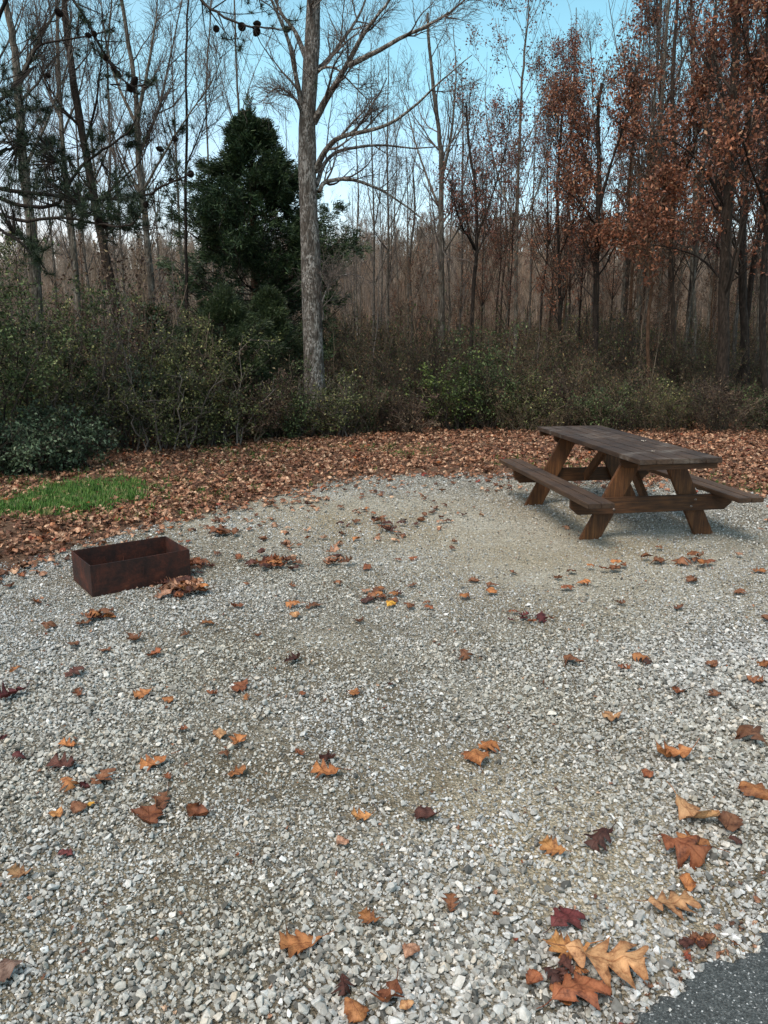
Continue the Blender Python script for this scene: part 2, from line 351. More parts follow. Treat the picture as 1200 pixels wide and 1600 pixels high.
# ------------------------------------------------------------------ scatter (for what nobody could count)
def proto_collection(name, objs):
    c = bpy.data.collections.new(name)
    for o in objs:
        for cc in list(o.users_collection): cc.objects.unlink(o)
        c.objects.link(o)
    return c
def scatter(name, pos, rot, scale, idx, protos, label, cat):
    pos = np.asarray(pos, np.float32); n = len(pos)
    me = bpy.data.meshes.new(name); me.vertices.add(n); me.vertices.foreach_set('co', pos.ravel())
    for nm, typ, arr in (('rotv','FLOAT_VECTOR',rot), ('scl','FLOAT_VECTOR',scale)):
        a = me.attributes.new(nm, typ, 'POINT'); a.data.foreach_set('vector', np.asarray(arr, np.float32).ravel())
    a = me.attributes.new('pick', 'INT', 'POINT'); a.data.foreach_set('value', np.asarray(idx, np.int32))
    me.update()
    o = bpy.data.objects.new(name, me); COL.objects.link(o); tag(o, label, cat, kind='stuff')
    col = proto_collection(name+'_pieces', protos)
    ng = bpy.data.node_groups.new(name, 'GeometryNodeTree')
    ng.interface.new_socket('Geometry', in_out='INPUT', socket_type='NodeSocketGeometry')
    ng.interface.new_socket('Geometry', in_out='OUTPUT', socket_type='NodeSocketGeometry')
    gi = ng.nodes.new('NodeGroupInput'); go = ng.nodes.new('NodeGroupOutput')
    ci = ng.nodes.new('GeometryNodeCollectionInfo'); ci.inputs['Collection'].default_value = col
    ci.inputs['Separate Children'].default_value = True; ci.inputs['Reset Children'].default_value = True
    ip = ng.nodes.new('GeometryNodeInstanceOnPoints'); ip.inputs['Pick Instance'].default_value = True
    def na(nm, t):
        a = ng.nodes.new('GeometryNodeInputNamedAttribute'); a.data_type = t; a.inputs['Name'].default_value = nm; return a.outputs[0]
    e2r = ng.nodes.new('FunctionNodeEulerToRotation')
    ng.links.new(na('rotv','FLOAT_VECTOR'), e2r.inputs[0])
    mp = ng.nodes.new('GeometryNodeMeshToPoints'); mp.inputs['Radius'].default_value = .001
    ng.links.new(gi.outputs[0], mp.inputs[0]); ng.links.new(mp.outputs[0], ip.inputs['Points'])
    ng.links.new(ci.outputs[0], ip.inputs['Instance']); ng.links.new(na('pick','INT'), ip.inputs['Instance Index'])
    ng.links.new(e2r.outputs[0], ip.inputs['Rotation']); ng.links.new(na('scl','FLOAT_VECTOR'), ip.inputs['Scale'])
    ng.links.new(ip.outputs[0], go.inputs[0])
    md = o.modifiers.new('scatter', 'NODES'); md.node_group = ng
    return o

# ------------------------------------------------------------------ ground
def hill(x, y):
    r = np.clip((y-42)/78, 0, 1); r = r*r*(3-2*r)
    z = r*(10.5+1.6*np.sin(x*.035+1.2)+1.0*np.sin(x*.09)) 
    far = np.clip((y-120)/200, 0, 1); z = z - far*3
    return z + np.where((y > 15), .12*np.sin(x*.5)*np.sin(y*.4)*np.clip((y-15)/6,0,1), 0)
xs = np.concatenate([np.arange(-600,-60,40), np.arange(-60,60,1.5), np.arange(60,601,40)])
ys = np.concatenate([np.arange(-600,-20,40), np.arange(-20,130,1.5), np.arange(130,901,40)])
X, Y = np.meshgrid(xs, ys); Z = hill(X, Y)
g = Geo(); nx, ny = len(xs), len(ys)
i = (np.arange(ny-1)[:,None]*nx+np.arange(nx-1)[None,:]).ravel()
g.add(np.stack([X,Y,Z],-1), q=np.stack([i,i+1,i+nx+1,i+nx],-1))
tag(g.build('ground', M['ground']), 'brown woodland soil rising to a low hill behind the trees', 'ground', kind='structure')

# road edge line through the two photo points; n points to the gravel side
ra = gnd(1003,1600); rb = gnd(1200,1452); rd = unit(rb-ra); rn = np.array([-rd[1], rd[0]])
def road_side(x, y):
    return (x-ra[0])*rn[0]+(y-ra[1])*rn[1]
def wob(s): return .022*np.sin(s*9)+.016*np.sin(s*23+1)+.008*np.sin(s*57+2)+.006*np.sin(s*131)
def wedge(sv): return wob(sv)
# gravel pad outline
EDGE = [(-330,960),(-150,925),(0,893),(60,876),(110,858),(200,832),(300,808),(380,788),(450,770),(520,754),(600,746),(700,742),(790,744),(900,747),(1000,750),(1100,758),(1200,778),(1330,800),(1500,815)]
ep = np.array([gnd(*e) for e in EDGE]); ep = catmull(np.c_[ep, np.zeros(len(ep))], 160)[:,:2]
ep = ep + np.c_[np.zeros(160), .10*np.sin(np.arange(160)*.9)+.07*np.sin(np.arange(160)*2.3+1)]
def edge_y(x): return np.interp(x, ep[:,0], ep[:,1])
poly = [tuple(p) for p in ep]
far_r = ra+rd*14; far_l = ra-rd*9
poly = poly+[(14.5, ep[-1,1]-1), tuple(far_r+rn*-.3), tuple(far_l-rn*.3), (-9, ep[0,1]-1.5)]
bm = bmesh.new(); f = bm.faces.new([bm.verts.new((x,y,.006)) for x,y in poly]); bmesh.ops.triangulate(bm, faces=[f])
bm.normal_update()
if sum(fc.normal.z for fc in bm.faces) < 0: bmesh.ops.reverse_faces(bm, faces=bm.faces)
me = bpy.data.meshes.new('gravel_pad'); bm.to_mesh(me); bm.free(); me.materials.append(M['pad'])
o = bpy.data.objects.new('gravel_pad', me); COL.objects.link(o); tag(o, 'pale grey gravel camping pad', 'gravel pad', kind='structure')
# road
sv = np.concatenate([np.arange(-12,-1,.1), np.arange(-1,2,.012), np.arange(2,22,.1)])
g = Geo(); k = len(sv)
e0 = ra+rd*sv[:,None]+rn*wedge(sv)[:,None]; zt = .016
top = np.c_[e0-rn*.012, np.full(k, zt)]; low = np.c_[e0+rn*.01, np.full(k, .0)]; back = np.c_[e0-rn*6.2, np.full(k, zt+.05)]
g.add(np.concatenate([low, top, back]), q=np.concatenate([np.stack([np.arange(k-1)+a*k, np.arange(k-1)+1+a*k, np.arange(k-1)+1+(a+1)*k, np.arange(k-1)+(a+1)*k],-1)[:, ::-1] for a in (0,1)]))
o = g.build('road', M['asphalt'], smooth=False); tag(o, 'dark asphalt road edge', 'road', kind='structure')

# ------------------------------------------------------------------ gravel stones
def stone(i):
    bm = bmesh.new(); r = np.random.default_rng(100+i)
    k = 11+i%5; p = unit(r.normal(size=(k,3)))*r.uniform(.75,1.0,(k,1))*np.array([1, r.uniform(.62,.95), r.uniform(.45,.75)])*.5
    for q in p: bm.verts.new(q)
    bmesh.ops.convex_hull(bm, input=bm.verts)
    for v_ in [v_ for v_ in bm.verts if not v_.link_faces]: bm.verts.remove(v_)
    bmesh.ops.bevel(bm, geom=list(bm.edges), offset=.035, segments=1, affect='EDGES', clamp_overlap=True)
    bmesh.ops.recalc_face_normals(bm, faces=bm.faces)
    me = bpy.data.meshes.new('gravel_piece'); bm.to_mesh(me); bm.free(); me.materials.append(M['stone'])
    return bpy.data.objects.new('gravel_piece', me)
stones = [stone(i) for i in range(14)]
def smooth_noise(x, y, s, seed=0):
    r = np.random.default_rng(seed); z = np.zeros_like(x)
    for k in range(7):
        a = r.uniform(0, 2*pi); fq = s*r.uniform(.6, 1.9); z += np.sin((x*cos(a)+y*sin(a))*fq+r.uniform(0,6.3))
    return z/3.2
def pad_points(n, y0, y1, margin=.6):
    x = rng.uniform(-9, 9, n*6); y = rng.uniform(y0, y1, n*6)
    dep = depth(x, y); ok = (np.abs(x) < dep*.5+margin) & (y < edge_y(x)+.15) 
    x, y = x[ok], y[ok]; return x[:n], y[:n]
PX, PY, SZ = [], [], []
for (y0, y1, dens, s0) in ((1.15,2.6,10500,.0150), (2.6,4.2,10500,.0136), (4.2,6.2,9500,.0118), (6.2,9.8,4200,.0140)):
    area = 18*(y1-y0); n = int(area*dens)
    x = rng.uniform(-9, 9, n); y = rng.uniform(y0, y1, n); dep = depth(x, y)
    ok = (np.abs(x) < dep*.5+.5) & (y < edge_y(x)+rng.normal(0,.12,n)); x, y = x[ok], y[ok]
    # worn, sandy patches carry fewer stones; coarse drift on the right
    b = smooth_noise(x, y, 1.6, 3)+.5*smooth_noise(x, y, 4.5, 4)
    sandy = np.exp(-((x-1.6)/1.6)**2-((y-5.9)/1.4)**2)*1.1+np.exp(-((x+.3)/2.2)**2-((y-7.6)/1.2)**2)*.7+np.exp(-((x-.55)/.5)**2-((y-2.55)/.45)**2)*.5+np.exp(-((x-.75)/.35)**2-((y-2.15)/.25)**2)*.4
    keep = rng.random(len(x)) < np.clip(1-.5*np.clip(b-.45,0,1)-.62*sandy, .14, 1); x, y, sandy = x[keep], y[keep], sandy[keep]
    coarse = np.exp(-((x-1.9)/.8)**2-((y-3.6)/1.2)**2)*.9+np.exp(-((x-.3)/.9)**2-((y-1.7)/.35)**2)*.32
    big_ = smooth_noise(x, y, 2.2, 9)
    s = s0*np.exp(rng.normal(0, .42, len(x)))*(1-.22*np.clip(sandy,0,1))*(1+.5*coarse)*(1+.12*big_)
    jumbo = rng.random(len(x)) < (.003+.04*coarse); s = np.where(jumbo, s*rng.uniform(1.4,2.1,len(x)), s); s = np.minimum(s, np.where(rng.random(len(s)) < .3, .055, .040))
    PX.append(x); PY.append(y); SZ.append(s)
x = np.concatenate(PX); y = np.concatenate(PY); s = np.concatenate(SZ)
sd = road_side(x, y); srel = (x-ra[0])*rd[0]+(y-ra[1])*rd[1]; dd = sd-wedge(srel)
keep = (dd > -.008) | (rng.random(len(x)) < .0035); x, y, s, dd = x[keep], y[keep], s[keep], dd[keep]
s = np.where(dd < -.008, s*.55, s)
# no stones through the fire box floor
FBX, FBY, FBA, FBL, FBW, FBH = -1.99, 4.998, .632, .707, .471, .226
ux = (x-FBX)*cos(FBA)+(y-FBY)*sin(FBA); uy = -(x-FBX)*sin(FBA)+(y-FBY)*cos(FBA)
keep = ~((ux > -.012) & (ux < FBL+.012) & (uy > -.012) & (uy < FBW+.012)); x, y, s, dd = x[keep], y[keep], s[keep], dd[keep]
n = len(x); print('stones', n)
z = np.where(dd < -.008, .016+s*.2, .006+s*rng.uniform(-.05,.42,n))
rot = np.c_[rng.normal(0,.45,n), rng.normal(0,.45,n), rng.uniform(0,2*pi,n)]
scatter('gravel', np.c_[x,y,z], rot, np.repeat(s[:,None],3,1)*rng.uniform(.85,1.2,(n,3)), rng.integers(0,14,n), stones, 'loose pale grey crushed gravel covering the pad', 'gravel')

# ------------------------------------------------------------------ dead leaves
def leaf_geo(g, Lg, W, lobes, seed, fold=.3, curl=.6, twist=.3, ns=44, stem=True, cup=0.0):
    r = np.random.default_rng(seed)
    t = np.linspace(0, 1, ns); env = np.sin(pi*np.clip(t**.85,0,1))**.75*(.75+.5*t)
    us = np.array([-1,-.66,-.33,0,.33,.66,1.])
    ph = r.uniform(-.08,.08)
    if lobes:
        tri = lambda s: (1-np.abs(((t*lobes+s) % 1)*2-1))
        lo = .20 if seed % 3 else .48; wl = env*(lo+(1.1-lo)*tri(.05+ph)**.8); wr = env*(lo+(1.1-lo)*tri(.22+ph)**.8)
        tip = np.clip((1-t)*9,0,1)**.8
        wl *= tip; wr *= tip
    else:
        wl = np.sin(pi*t)**.8*(1+.05*np.sin(t*50)); wr = np.sin(pi*t)**.8*(1+.05*np.sin(t*47+1))
    wl = wl*W*.5*(1+r.normal(0,.05,ns)); wr = wr*W*.5*(1+r.normal(0,.05,ns))
    wid = np.where(us[None,:] < 0, wl[:,None], wr[:,None])*us[None,:]
    lead = np.abs(wid)*.55
    yl = t[:,None]*Lg+lead-Lg*.5
    zz = np.abs(wid)*fold+cup*(wid/(W*.5))**2*W*.5
    zz = zz+.035*Lg*np.sin(wid/W*8+t[:,None]*9+seed)+.022*Lg*np.sin(t[:,None]*23+seed*2+wid/W*14)+.25*np.abs(wid)**2/W*np.sin(t[:,None]*16+seed+np.sign(wid))
    # twist about the midrib, then bend along the length
    tw = twist*(t[:,None]-.4); xw = wid*np.cos(tw)-zz*np.sin(tw); zw = wid*np.sin(tw)+zz*np.cos(tw)
    k = curl/Lg; a = yl*k
    if abs(k) > 1e-6: yb = np.sin(a)*(1/k-zw); zb = 1/k-np.cos(a)*(1/k-zw)
    else: yb, zb = yl, zw
    V = np.stack([xw, yb, zb], -1); m = len(us)
    i = (np.arange(ns-1)[:,None]*m+np.arange(m-1)[None,:]).ravel()
    V[...,2] -= V[...,2].min()
    g.add(V, q=np.stack([i,i+1,i+m+1,i+m],-1), lu=np.broadcast_to(us[None,:],(ns,m)).ravel(), lv=np.repeat(t, m))
    if stem:
        p0 = V[0,3]; d = unit(V[0,3]-V[2,3]); P = np.array([p0-d*.01*0, p0+d*Lg*.14+[.0,0,.01*Lg], p0+d*Lg*.28+[.03*Lg,0,0]])
        tubes(g, catmull(P,6)[None], np.linspace(.0016,.0009,6)[None]*(Lg/.12), 4)
variants = []
spec = [(.155,.13,4,.22,1.0,.4),(.17,.12,4,-.25,-1.2,.8),(.14,.12,3,.5,1.9,-.7),(.15,.10,5,.1,2.4,.9),(.13,.11,4,-.45,-2.1,.5),(.12,.09,0,.25,1.2,.5),(.12,.075,0,.6,2.5,1.2),(.17,.15,4,.12,-.6,.3),(.15,.12,4,.75,1.3,1.4),(.13,.10,0,-.35,-1.5,-.6)]
leafmesh = []
for i, (a,b,lb,fo,cu,tw) in enumerate(spec):
    g = Geo(); leaf_geo(g, a, b, lb, i+3, fo, cu, tw); leafmesh.append(g.mesh('fallen_leaf', M['leaf'], True, ('lu','lv')))
small = []
for i, (a,b,lb,fo,cu,tw) in enumerate([(.10,.085,3,.3,1.5,.5),(.10,.08,3,-.3,-1.6,.9),(.09,.065,0,.4,2,.7),(.11,.085,4,.15,2.6,-.8),(.09,.075,3,.6,1.1,1.3),(.085,.055,0,-.3,-1.2,.4)]):
    g = Geo(); leaf_geo(g, a, b, lb, i+40, fo, cu, tw, ns=16, stem=False)
    small.append(bpy.data.objects.new('litter_leaf', g.mesh('litter_leaf', M['litter'], True, ('lu','lv'))))
# the litter band behind the pad
BUSH = [(-400,800),(-150,770),(0,745),(120,730),(250,712),(330,700),(420,694),(500,688),(600,684),(700,682),(850,682),(1000,682),(1200,684),(1500,690)]
bp = np.array([gnd(*e) for e in BUSH])
def bush_y(x): return np.interp(x, bp[:,0], bp[:,1])
n = 190000; x = rng.uniform(-11, 12, n); y = rng.uniform(4.5, 17, n)
e_, b_ = edge_y(x), bush_y(x)
GRP = [gnd(125,775), gnd(45,790), gnd(8,800), gnd(190,765)]
gx, gy = GRP[0]
def grassy(x, y):
    v = np.exp(-(((x-GRP[0][0]-.03)/.68)**2+((y-GRP[0][1]+.05)/.85)**2)**2)+0+.7*np.exp(-((x-GRP[2][0]+.2)/.35)**2-((y-GRP[2][1])/.35)**2)+.12*np.exp(-((x+2.0)/.8)**2-((y-9.6)/.5)**2)
    return v
d_ = y-e_
pr = np.where(d_ > 0, .70, .70*np.exp(d_/.22))+.05*(d_ <= 0)*np.exp(d_/.9)+.16*(d_ <= 0)*np.exp(-((x+.2)/1.5)**2-((y-7.9)/1.1)**2)*(smooth_noise(x, y, 6, 31) > .1)+.14*(d_ <= 0)*np.exp(-((x+1.1)/.9)**2-((y-6.3)/.6)**2)*(smooth_noise(x, y, 7, 33) > .3)
pr = pr*np.clip(.35+d_*1.2, .35, 1.0)**(d_>0)
pr *= np.where(y > b_+.5, .35, 1)*(1-.86*np.clip(grassy(x,y)*(1.15+.5*smooth_noise(x,y,6,44)),0,1))
pr *= np.clip(.78+.35*smooth_noise(x, y, 1.9, 21), .25, 1)
ok = (rng.random(n) < pr) & (np.abs(x) < y*.56+1.2)
ok &= ~((x > 1.0) & (x < 3.4) & (y > 6.1) & (y < 8.5) & (rng.random(n) > .02) & (d_ < 0))
x, y, d_ = x[ok], y[ok], d_[ok]; n = len(x); print('litter', n)
z = np.where(d_ > 0, rng.uniform(.0,.032,n), .022)
tl = np.where(d_ > 0, .38, .22)
rot = np.c_[rng.normal(0,1,n)*tl, rng.normal(0,1,n)*tl, rng.uniform(0,2*pi,n)]
rot[:,0] += np.where(rng.random(n) < .45, pi, 0)
z = z+np.where(np.abs(rot[:,0]) > 2, .02, 0)
sc = rng.uniform(.35,1.1,n); sc = np.where(d_ <= 0, sc*.8+.2, sc)
# crumbs of broken leaf among the stones
m_ = 2600; cx = rng.uniform(-5,5,m_); cy = 1.2+rng.random(m_)**1.3*8; okk = (np.abs(cx) < depth(cx,cy)*.5+.4) & (cy < edge_y(cx)) & (road_side(cx,cy) > .03); cx, cy = cx[okk], cy[okk]; m_ = len(cx)
x = np.r_[x,cx]; y = np.r_[y,cy]; z = np.r_[z, np.full(m_, .016)]; rot = np.r_[rot, np.c_[rng.normal(0,.4,m_), rng.normal(0,.4,m_), rng.uniform(0,6.3,m_)]]; sc = np.r_[sc, rng.uniform(.08,.26,m_)]
# crumbs collect along the asphalt edge
m_ = 240; sv_ = rng.uniform(-1.5,3,m_); q = ra+rd*sv_[:,None]+rn*(wedge(sv_)+np.abs(rng.normal(0,.05,m_)))[:,None]
x = np.r_[x,q[:,0]]; y = np.r_[y,q[:,1]]; z = np.r_[z, np.full(m_, .02)]; rot = np.r_[rot, np.c_[rng.normal(0,.5,m_), rng.normal(0,.5,m_), rng.uniform(0,6.3,m_)]]; sc = np.r_[sc, rng.uniform(.08,.38,m_)]
n = len(x)
scatter('leaf_litter', np.c_[x,y,z], rot, np.repeat(sc[:,None],3,1), rng.integers(0,6,n), small, 'thick carpet of pinkish brown fallen leaves between the gravel and the woods', 'leaf litter')

# grass patch
def blade(i):
    g = Geo(); r = np.random.default_rng(i)
    for k in range(9):
        a = r.uniform(0,6.3); b = np.array([r.normal(0,.02), r.normal(0,.02), 0]); h = r.uniform(.03,.075); w = .0035
        s_ = np.array([cos(a),sin(a),0])*w; ln = np.array([-sin(a),cos(a),0])*h*r.uniform(.1,.7)
        g.add([b-s_, b+s_, b+ln*.4+s_*.7+[0,0,h*.6], b+ln*.4-s_*.7+[0,0,h*.6], b+ln+[0,0,h]], q=[[0,1,2,3]], t=[[3,2,4]])
    return bpy.data.objects.new('grass_tuft', g.mesh('grass_tuft', M['grass'], True))
tufts = [blade(i) for i in range(5)]
n = 120000; x = rng.uniform(-6.5,4.5,n); y = rng.uniform(6.6,13,n)
ok = (rng.random(n) < np.clip(grassy(x,y)*1.15-.12,0,.9)*(1+.3*smooth_noise(x,y,5,2))) & (y > edge_y(x)+.3); 
ok |= (rng.random(n) < .03*(smooth_noise(x,y,2.3,12) > .2)+.05*np.exp(-((x+3.6)/1.6)**2-((y-8.6)/1.2)**2)) & (y > edge_y(x)+.1) & (y < bush_y(x)); x, y = x[ok], y[ok]; n = len(x)
scatter('grass', np.c_[x,y,np.full(n,.002)], np.c_[np.zeros((n,2)), rng.uniform(0,6.3,n)], np.repeat(rng.uniform(.6,1.15,n)[:,None],3,1), rng.integers(0,5,n), tufts, 'patch of short bright green grass showing through the fallen leaves', 'grass')

# single leaves lying on the gravel
CLR = {'tan':(.48,.28,.14), 'orange':(.44,.19,.07), 'bright':(.54,.27,.10), 'rust':(.27,.10,.045), 'brown':(.22,.10,.05), 'dark':(.09,.035,.025), 'maroon':(.12,.03,.03), 'pink':(.46,.27,.18), 'yellow':(.62,.36,.06), 'grey':(.16,.11,.09)}
def leaf(px, py, wpx, colr, var, label, rz=None, lift=0.0, group=None, name='fallen_leaf'):
    p = gnd(px, py); sz = wpx/CF*depth(p[0], p[1])
    o = bpy.data.objects.new(name, leafmesh[var]); COL.objects.link(o)
    k = sz/max(.10, spec[var][0]*.93); k = min(k, 2.0)
    o.scale = (k,k,k); flip = (var*7+int(px)) % 3 == 0
    o.location = (p[0], p[1], .020+lift+(.045*k if flip else 0)); 
    rr = random.Random(int(px*31+py)); o.rotation_euler = (rr.gauss(0,.13)+(pi if flip else 0), rr.gauss(0,.13), rr.uniform(0,6.28) if rz is None else rz)
    c = np.array(CLR[colr])*rr.uniform(.62,.95); o.color = (*c, 1)
    tag(o, label, 'leaf', group or 'fallen oak leaves on the gravel'); return o
BIG = [
(882,1452,62,'maroon',0,'maroon lobed leaf lying flat just above the large tan leaf pile by the asphalt'),
(890,1500,72,'bright',3,'upright curled golden orange leaf at the left of the big leaf pile'),
(944,1522,118,'tan',7,'largest tan lobed leaf in the pile near the asphalt'),
(900,1568,92,'rust',0,'reddish brown leaf at the bottom of the pile near the asphalt'),
(864,1540,42,'dark',4,'dark red curled leaf on the left side of the leaf pile'),
(1046,1428,72,'tan',7,'tan pointed leaf lying alone just above the asphalt corner'),
(1073,1393,38,'orange',6,'small curled orange leaf above the tan pointed leaf near the asphalt'),
(1066,1348,82,'rust',2,'dark reddish leaf under the orange one near the right edge'),
(1086,1332,62,'orange',1,'orange curled leaf on top of a dark reddish leaf near the right edge'),
(1082,1286,76,'tan',3,'long tan lobed leaf above the dark reddish pair on the right'),
(1136,1298,46,'brown',5,'brown oval leaf touching the end of the long tan leaf'),
(1149,1325,26,'dark',6,'small dark brown leaf right below the brown oval leaf'),
(940,1322,56,'dark',1,'dark chocolate brown curled leaf beside the pale orange leaf'),
(866,1336,46,'bright',3,'pale orange lobed leaf left of the dark chocolate leaf'),
(1050,1190,62,'orange',2,'curled orange brown leaf among coarse pale stones at right'),
(1009,1219,22,'rust',5,'tiny reddish leaf below left of the curled leaf in coarse stones'),
(1180,1250,52,'orange',9,'orange leaf cut by the right picture edge'),
(1174,1162,58,'brown',4,'curled brown leaf near the right edge above the orange one'),
(895,1040,40,'brown',8,'brown crumpled leaf right of centre in the coarse drift'),
(957,1128,36,'tan',5,'flat tan oval leaf in the coarse stones right of centre'),
(763,1176,42,'orange',8,'upstanding orange brown leaf of the close pair right of centre'),
(746,1196,48,'orange',9,'flat orange leaf at the foot of the upstanding leaf'),
(668,1283,40,'dark',5,'single dark brown squarish leaf near the centre foreground'),
(704,1426,36,'brown',4,'small brown curled leaf in the lower centre gravel'),
(776,1438,15,'rust',6,'tiny rust coloured scrap of leaf in the lower centre'),
(640,1500,34,'pink',5,'pinkish tan oval leaf in the lower centre foreground'),
(580,1448,40,'orange',3,'narrow orange tan leaf standing above the pinkish oval leaf'),
(470,1486,66,'orange',0,'bright orange three pointed leaf in the lower left of centre'),
(608,1572,64,'rust',2,'glossy rusty brown leaf near the bottom edge at centre'),
(538,1553,42,'dark',8,'dark brown folded leaf near the bottom edge at centre left'),
(551,1590,46,'orange',9,'orange leaf cut by the bottom edge below the dark folded leaf'),
(636,1584,30,'tan',6,'pale tan curled leaf beside the glossy rusty leaf at the bottom'),
(533,1324,25,'pink',5,'small pale pink leaf in the centre foreground'),
(563,1286,36,'bright',2,'pale orange crumpled leaf above the small pink leaf'),
(512,1214,52,'orange',1,'orange brown leaf with a dark scrap behind it at centre'),
(511,1194,32,'dark',6,'dark leaf scrap tucked behind the orange brown leaf at centre'),
(467,1184,20,'rust',8,'small rusty leaf left of the centre pair'),
(371,1215,30,'orange',0,'small orange lobed leaf lowest of the left centre group'),
(371,1168,32,'orange',2,'orange brown leaf topmost right in the left centre group'),
(352,1188,22,'brown',5,'small brown leaf in the middle of the left centre group'),
(344,1156,26,'tan',9,'tan flat leaf at the upper left of the left centre group'),
(242,1200,50,'orange',1,'orange folded leaf with a dark back on the left gravel'),
(263,1223,18,'rust',4,'tiny reddish brown leaf just below the orange folded leaf'),
(158,1229,44,'brown',7,'dull brown wide leaf standing on edge at left'),
(106,1236,38,'orange',4,'orange curled leaf left of the wide brown leaf'),
(101,1203,56,'dark',1,'dark brown lobed leaf above the orange curled leaf at left'),
(133,1237,22,'maroon',6,'small maroon leaf between the orange curled and wide brown leaves'),
(90,1280,28,'bright',5,'bright orange small leaf at far left'),
(140,1266,17,'yellow',5,'tiny bright yellow leaf on the left gravel'),
(122,1270,30,'brown',9,'brown leaf overlapping the tiny yellow leaf'),
(233,1287,60,'rust',0,'rusty brown lobed leaf lower one of the pair at left'),
(252,1262,44,'brown',8,'brown leaf with light vein upper one of the pair at left'),
(310,1279,44,'rust',6,'narrow rusty leaf lying diagonal right of the left pair'),
(103,1343,28,'maroon',2,'dark purple crumpled leaf in the left foreground'),
(34,1376,40,'tan',3,'tan forked leaf near the left edge'),
(10,1535,54,'grey',5,'large dull grey brown leaf cut by the left edge near the bottom'),
(110,1171,34,'orange',1,'orange spidery leaf above the dark lobed leaf at left'),
(30,1190,24,'maroon',4,'small dark red leaf near the left edge'),
(5,1161,18,'maroon',6,'dark red leaf cut by the left edge in the middle distance'),
(18,1094,46,'maroon',8,'clump like dark reddish leaf at the left edge'),
(123,1090,20,'rust',2,'small red orange leaf left of the orange brown one'),
(224,1090,28,'orange',0,'orange brown lobed leaf in the left middle gravel'),
(262,1101,20,'orange',9,'small orange leaf right of the lobed one in the left middle'),
(472,1091,13,'rust',5,'tiny red leaf in the centre of the gravel'),
(610,952,20,'yellow',5,'bright golden small leaf in the centre leaf group'),
(670,955,18,'rust',2,'red brown leaf right end of the centre leaf group'),
(727,938,22,'orange',9,'pale orange leaf between centre group and the right pair'),
(742,912,20,'brown',0,'left brown leaf of the pair right of centre distance'),
(769,920,22,'brown',8,'right brown leaf of the pair right of centre distance'),
(460,951,28,'orange',1,'orange leaf upper one of two left of the centre group'),
(462,969,22,'tan',9,'tan leaf lower one of two left of the centre group'),
(1108,886,26,'rust',4,'rusty leaf in front of the right table foot'),
(1066,884,34,'brown',2,'brown curled leaf in front of the table between its feet'),
(1112,1046,24,'brown',5,'small brown leaf at far right in the middle gravel'),
(843,972,30,'maroon',3,'reddish curled leaf at the upper edge of the coarse drift'),
(165,966,40,'brown',1,'brown leaf in front left of the fire box'),
(209,1004,34,'brown',2,'brown crumpled leaf below the fire box'),
(75,986,30,'brown',4,'brown curled leaf left below the fire box'),
]
for b in BIG: leaf(b[0], b[1], b[2]*1.0, *b[3:])
lab_far = 'small brown leaf scattered on the open gravel beyond the foreground'
OTHER = [(285,1147,18,'rust'),(385,1096,17,'orange'),(610,1076,12,'dark'),(166,1022,25,'brown'),(116,1012,24,'brown'),(240,1029,24,'rust'),(290,998,20,'brown'),(640,955,22,'brown'),(582,940,26,'brown'),(595,926,20,'orange'),(575,944,22,'dark'),(885,925,22,'rust'),(968,948,20,'brown'),(668,1048,0,'')]
for (a,b_,c_,d__) in OTHER:
    if c_: leaf(a,b_,c_,d__,(a*3+b_)%10, lab_far, group='small leaves scattered over the gravel')
rr = random.Random(3)
def clump(cx, cy, sx, sy, n, s0, label, group, cols=('brown','rust','pink','brown','dark','orange')):
    for k in range(n):
        px, py = rr.gauss(cx, sx), rr.gauss(cy, sy)
        leaf(px, py, s0*rr.uniform(.7,1.25), rr.choice(cols), rr.randrange(10), label, lift=rr.uniform(0,.020), group=group)
clump(275,925,22,8,34,26,'brown curled leaf in the heap against the front corner of the fire box','leaves heaped at the fire box')
clump(310,888,8,7,9,22,'dark curled leaf in the little heap at the right end of the fire box','leaves at the right end of the fire box',('dark','brown','rust'))
clump(350,838,13,4,13,20,'reddish leaf in the small heap between fire box and litter','small leaf heap beyond the fire box',('rust','brown','pink'))
clump(425,885,22,6,17,22,'leaf in the loose cluster left of centre on the gravel','loose leaf cluster left of centre')
clump(525,880,10,5,8,22,'brown leaf in the cluster just left of the centre line','leaf cluster near the centre line')
clump(600,937,28,6,8,20,'leaf in the row of leaves at the centre of the gravel','leaf row at the centre')
clump(590,826,40,7,16,17,'small leaf in the thin streak below the far gravel edge','leaf streak below the far edge',('brown','rust','dark'))
clump(155,968,14,4,6,22,'brown leaf in the small cluster below the left corner of the fire box','leaves below the fire box')
clump(820,972,16,4,6,18,'reddish leaf in the low row at the top of the coarse drift','leaf row by the coarse drift',('rust','maroon'))
clump(1060,880,45,6,8,20,'leaf lying on the gravel in front of the picnic table','leaves in front of the picnic table')
clump(930,895,45,6,5,18,'leaf lying on the gravel in front of the picnic table','leaves in front of the picnic table')
clump(870,1548,26,16,6,30,'dark scrap of leaf under the large pile by the asphalt','scraps around the big leaf pile',('dark','rust','orange'))
clump(1100,1490,22,10,5,28,'brown scrap of leaf caught along the asphalt edge','scraps along the asphalt edge',('dark','brown','rust'))
for k in range(75):
    py = 765+rr.random()**1.2*330; px = rr.uniform(-10,1210)
    p = gnd(px, py)
    if p[1] > edge_y(p[0])-.1 or (780 < px < 1200 and py < 850) or (90 < px < 310 and 820 < py < 940): continue
    leaf(px, py, rr.uniform(.06,.12)*CF/depth(*p), rr.choice(('brown','rust','dark','brown','orange')), rr.randrange(10), lab_far, group='small leaves scattered over the gravel')

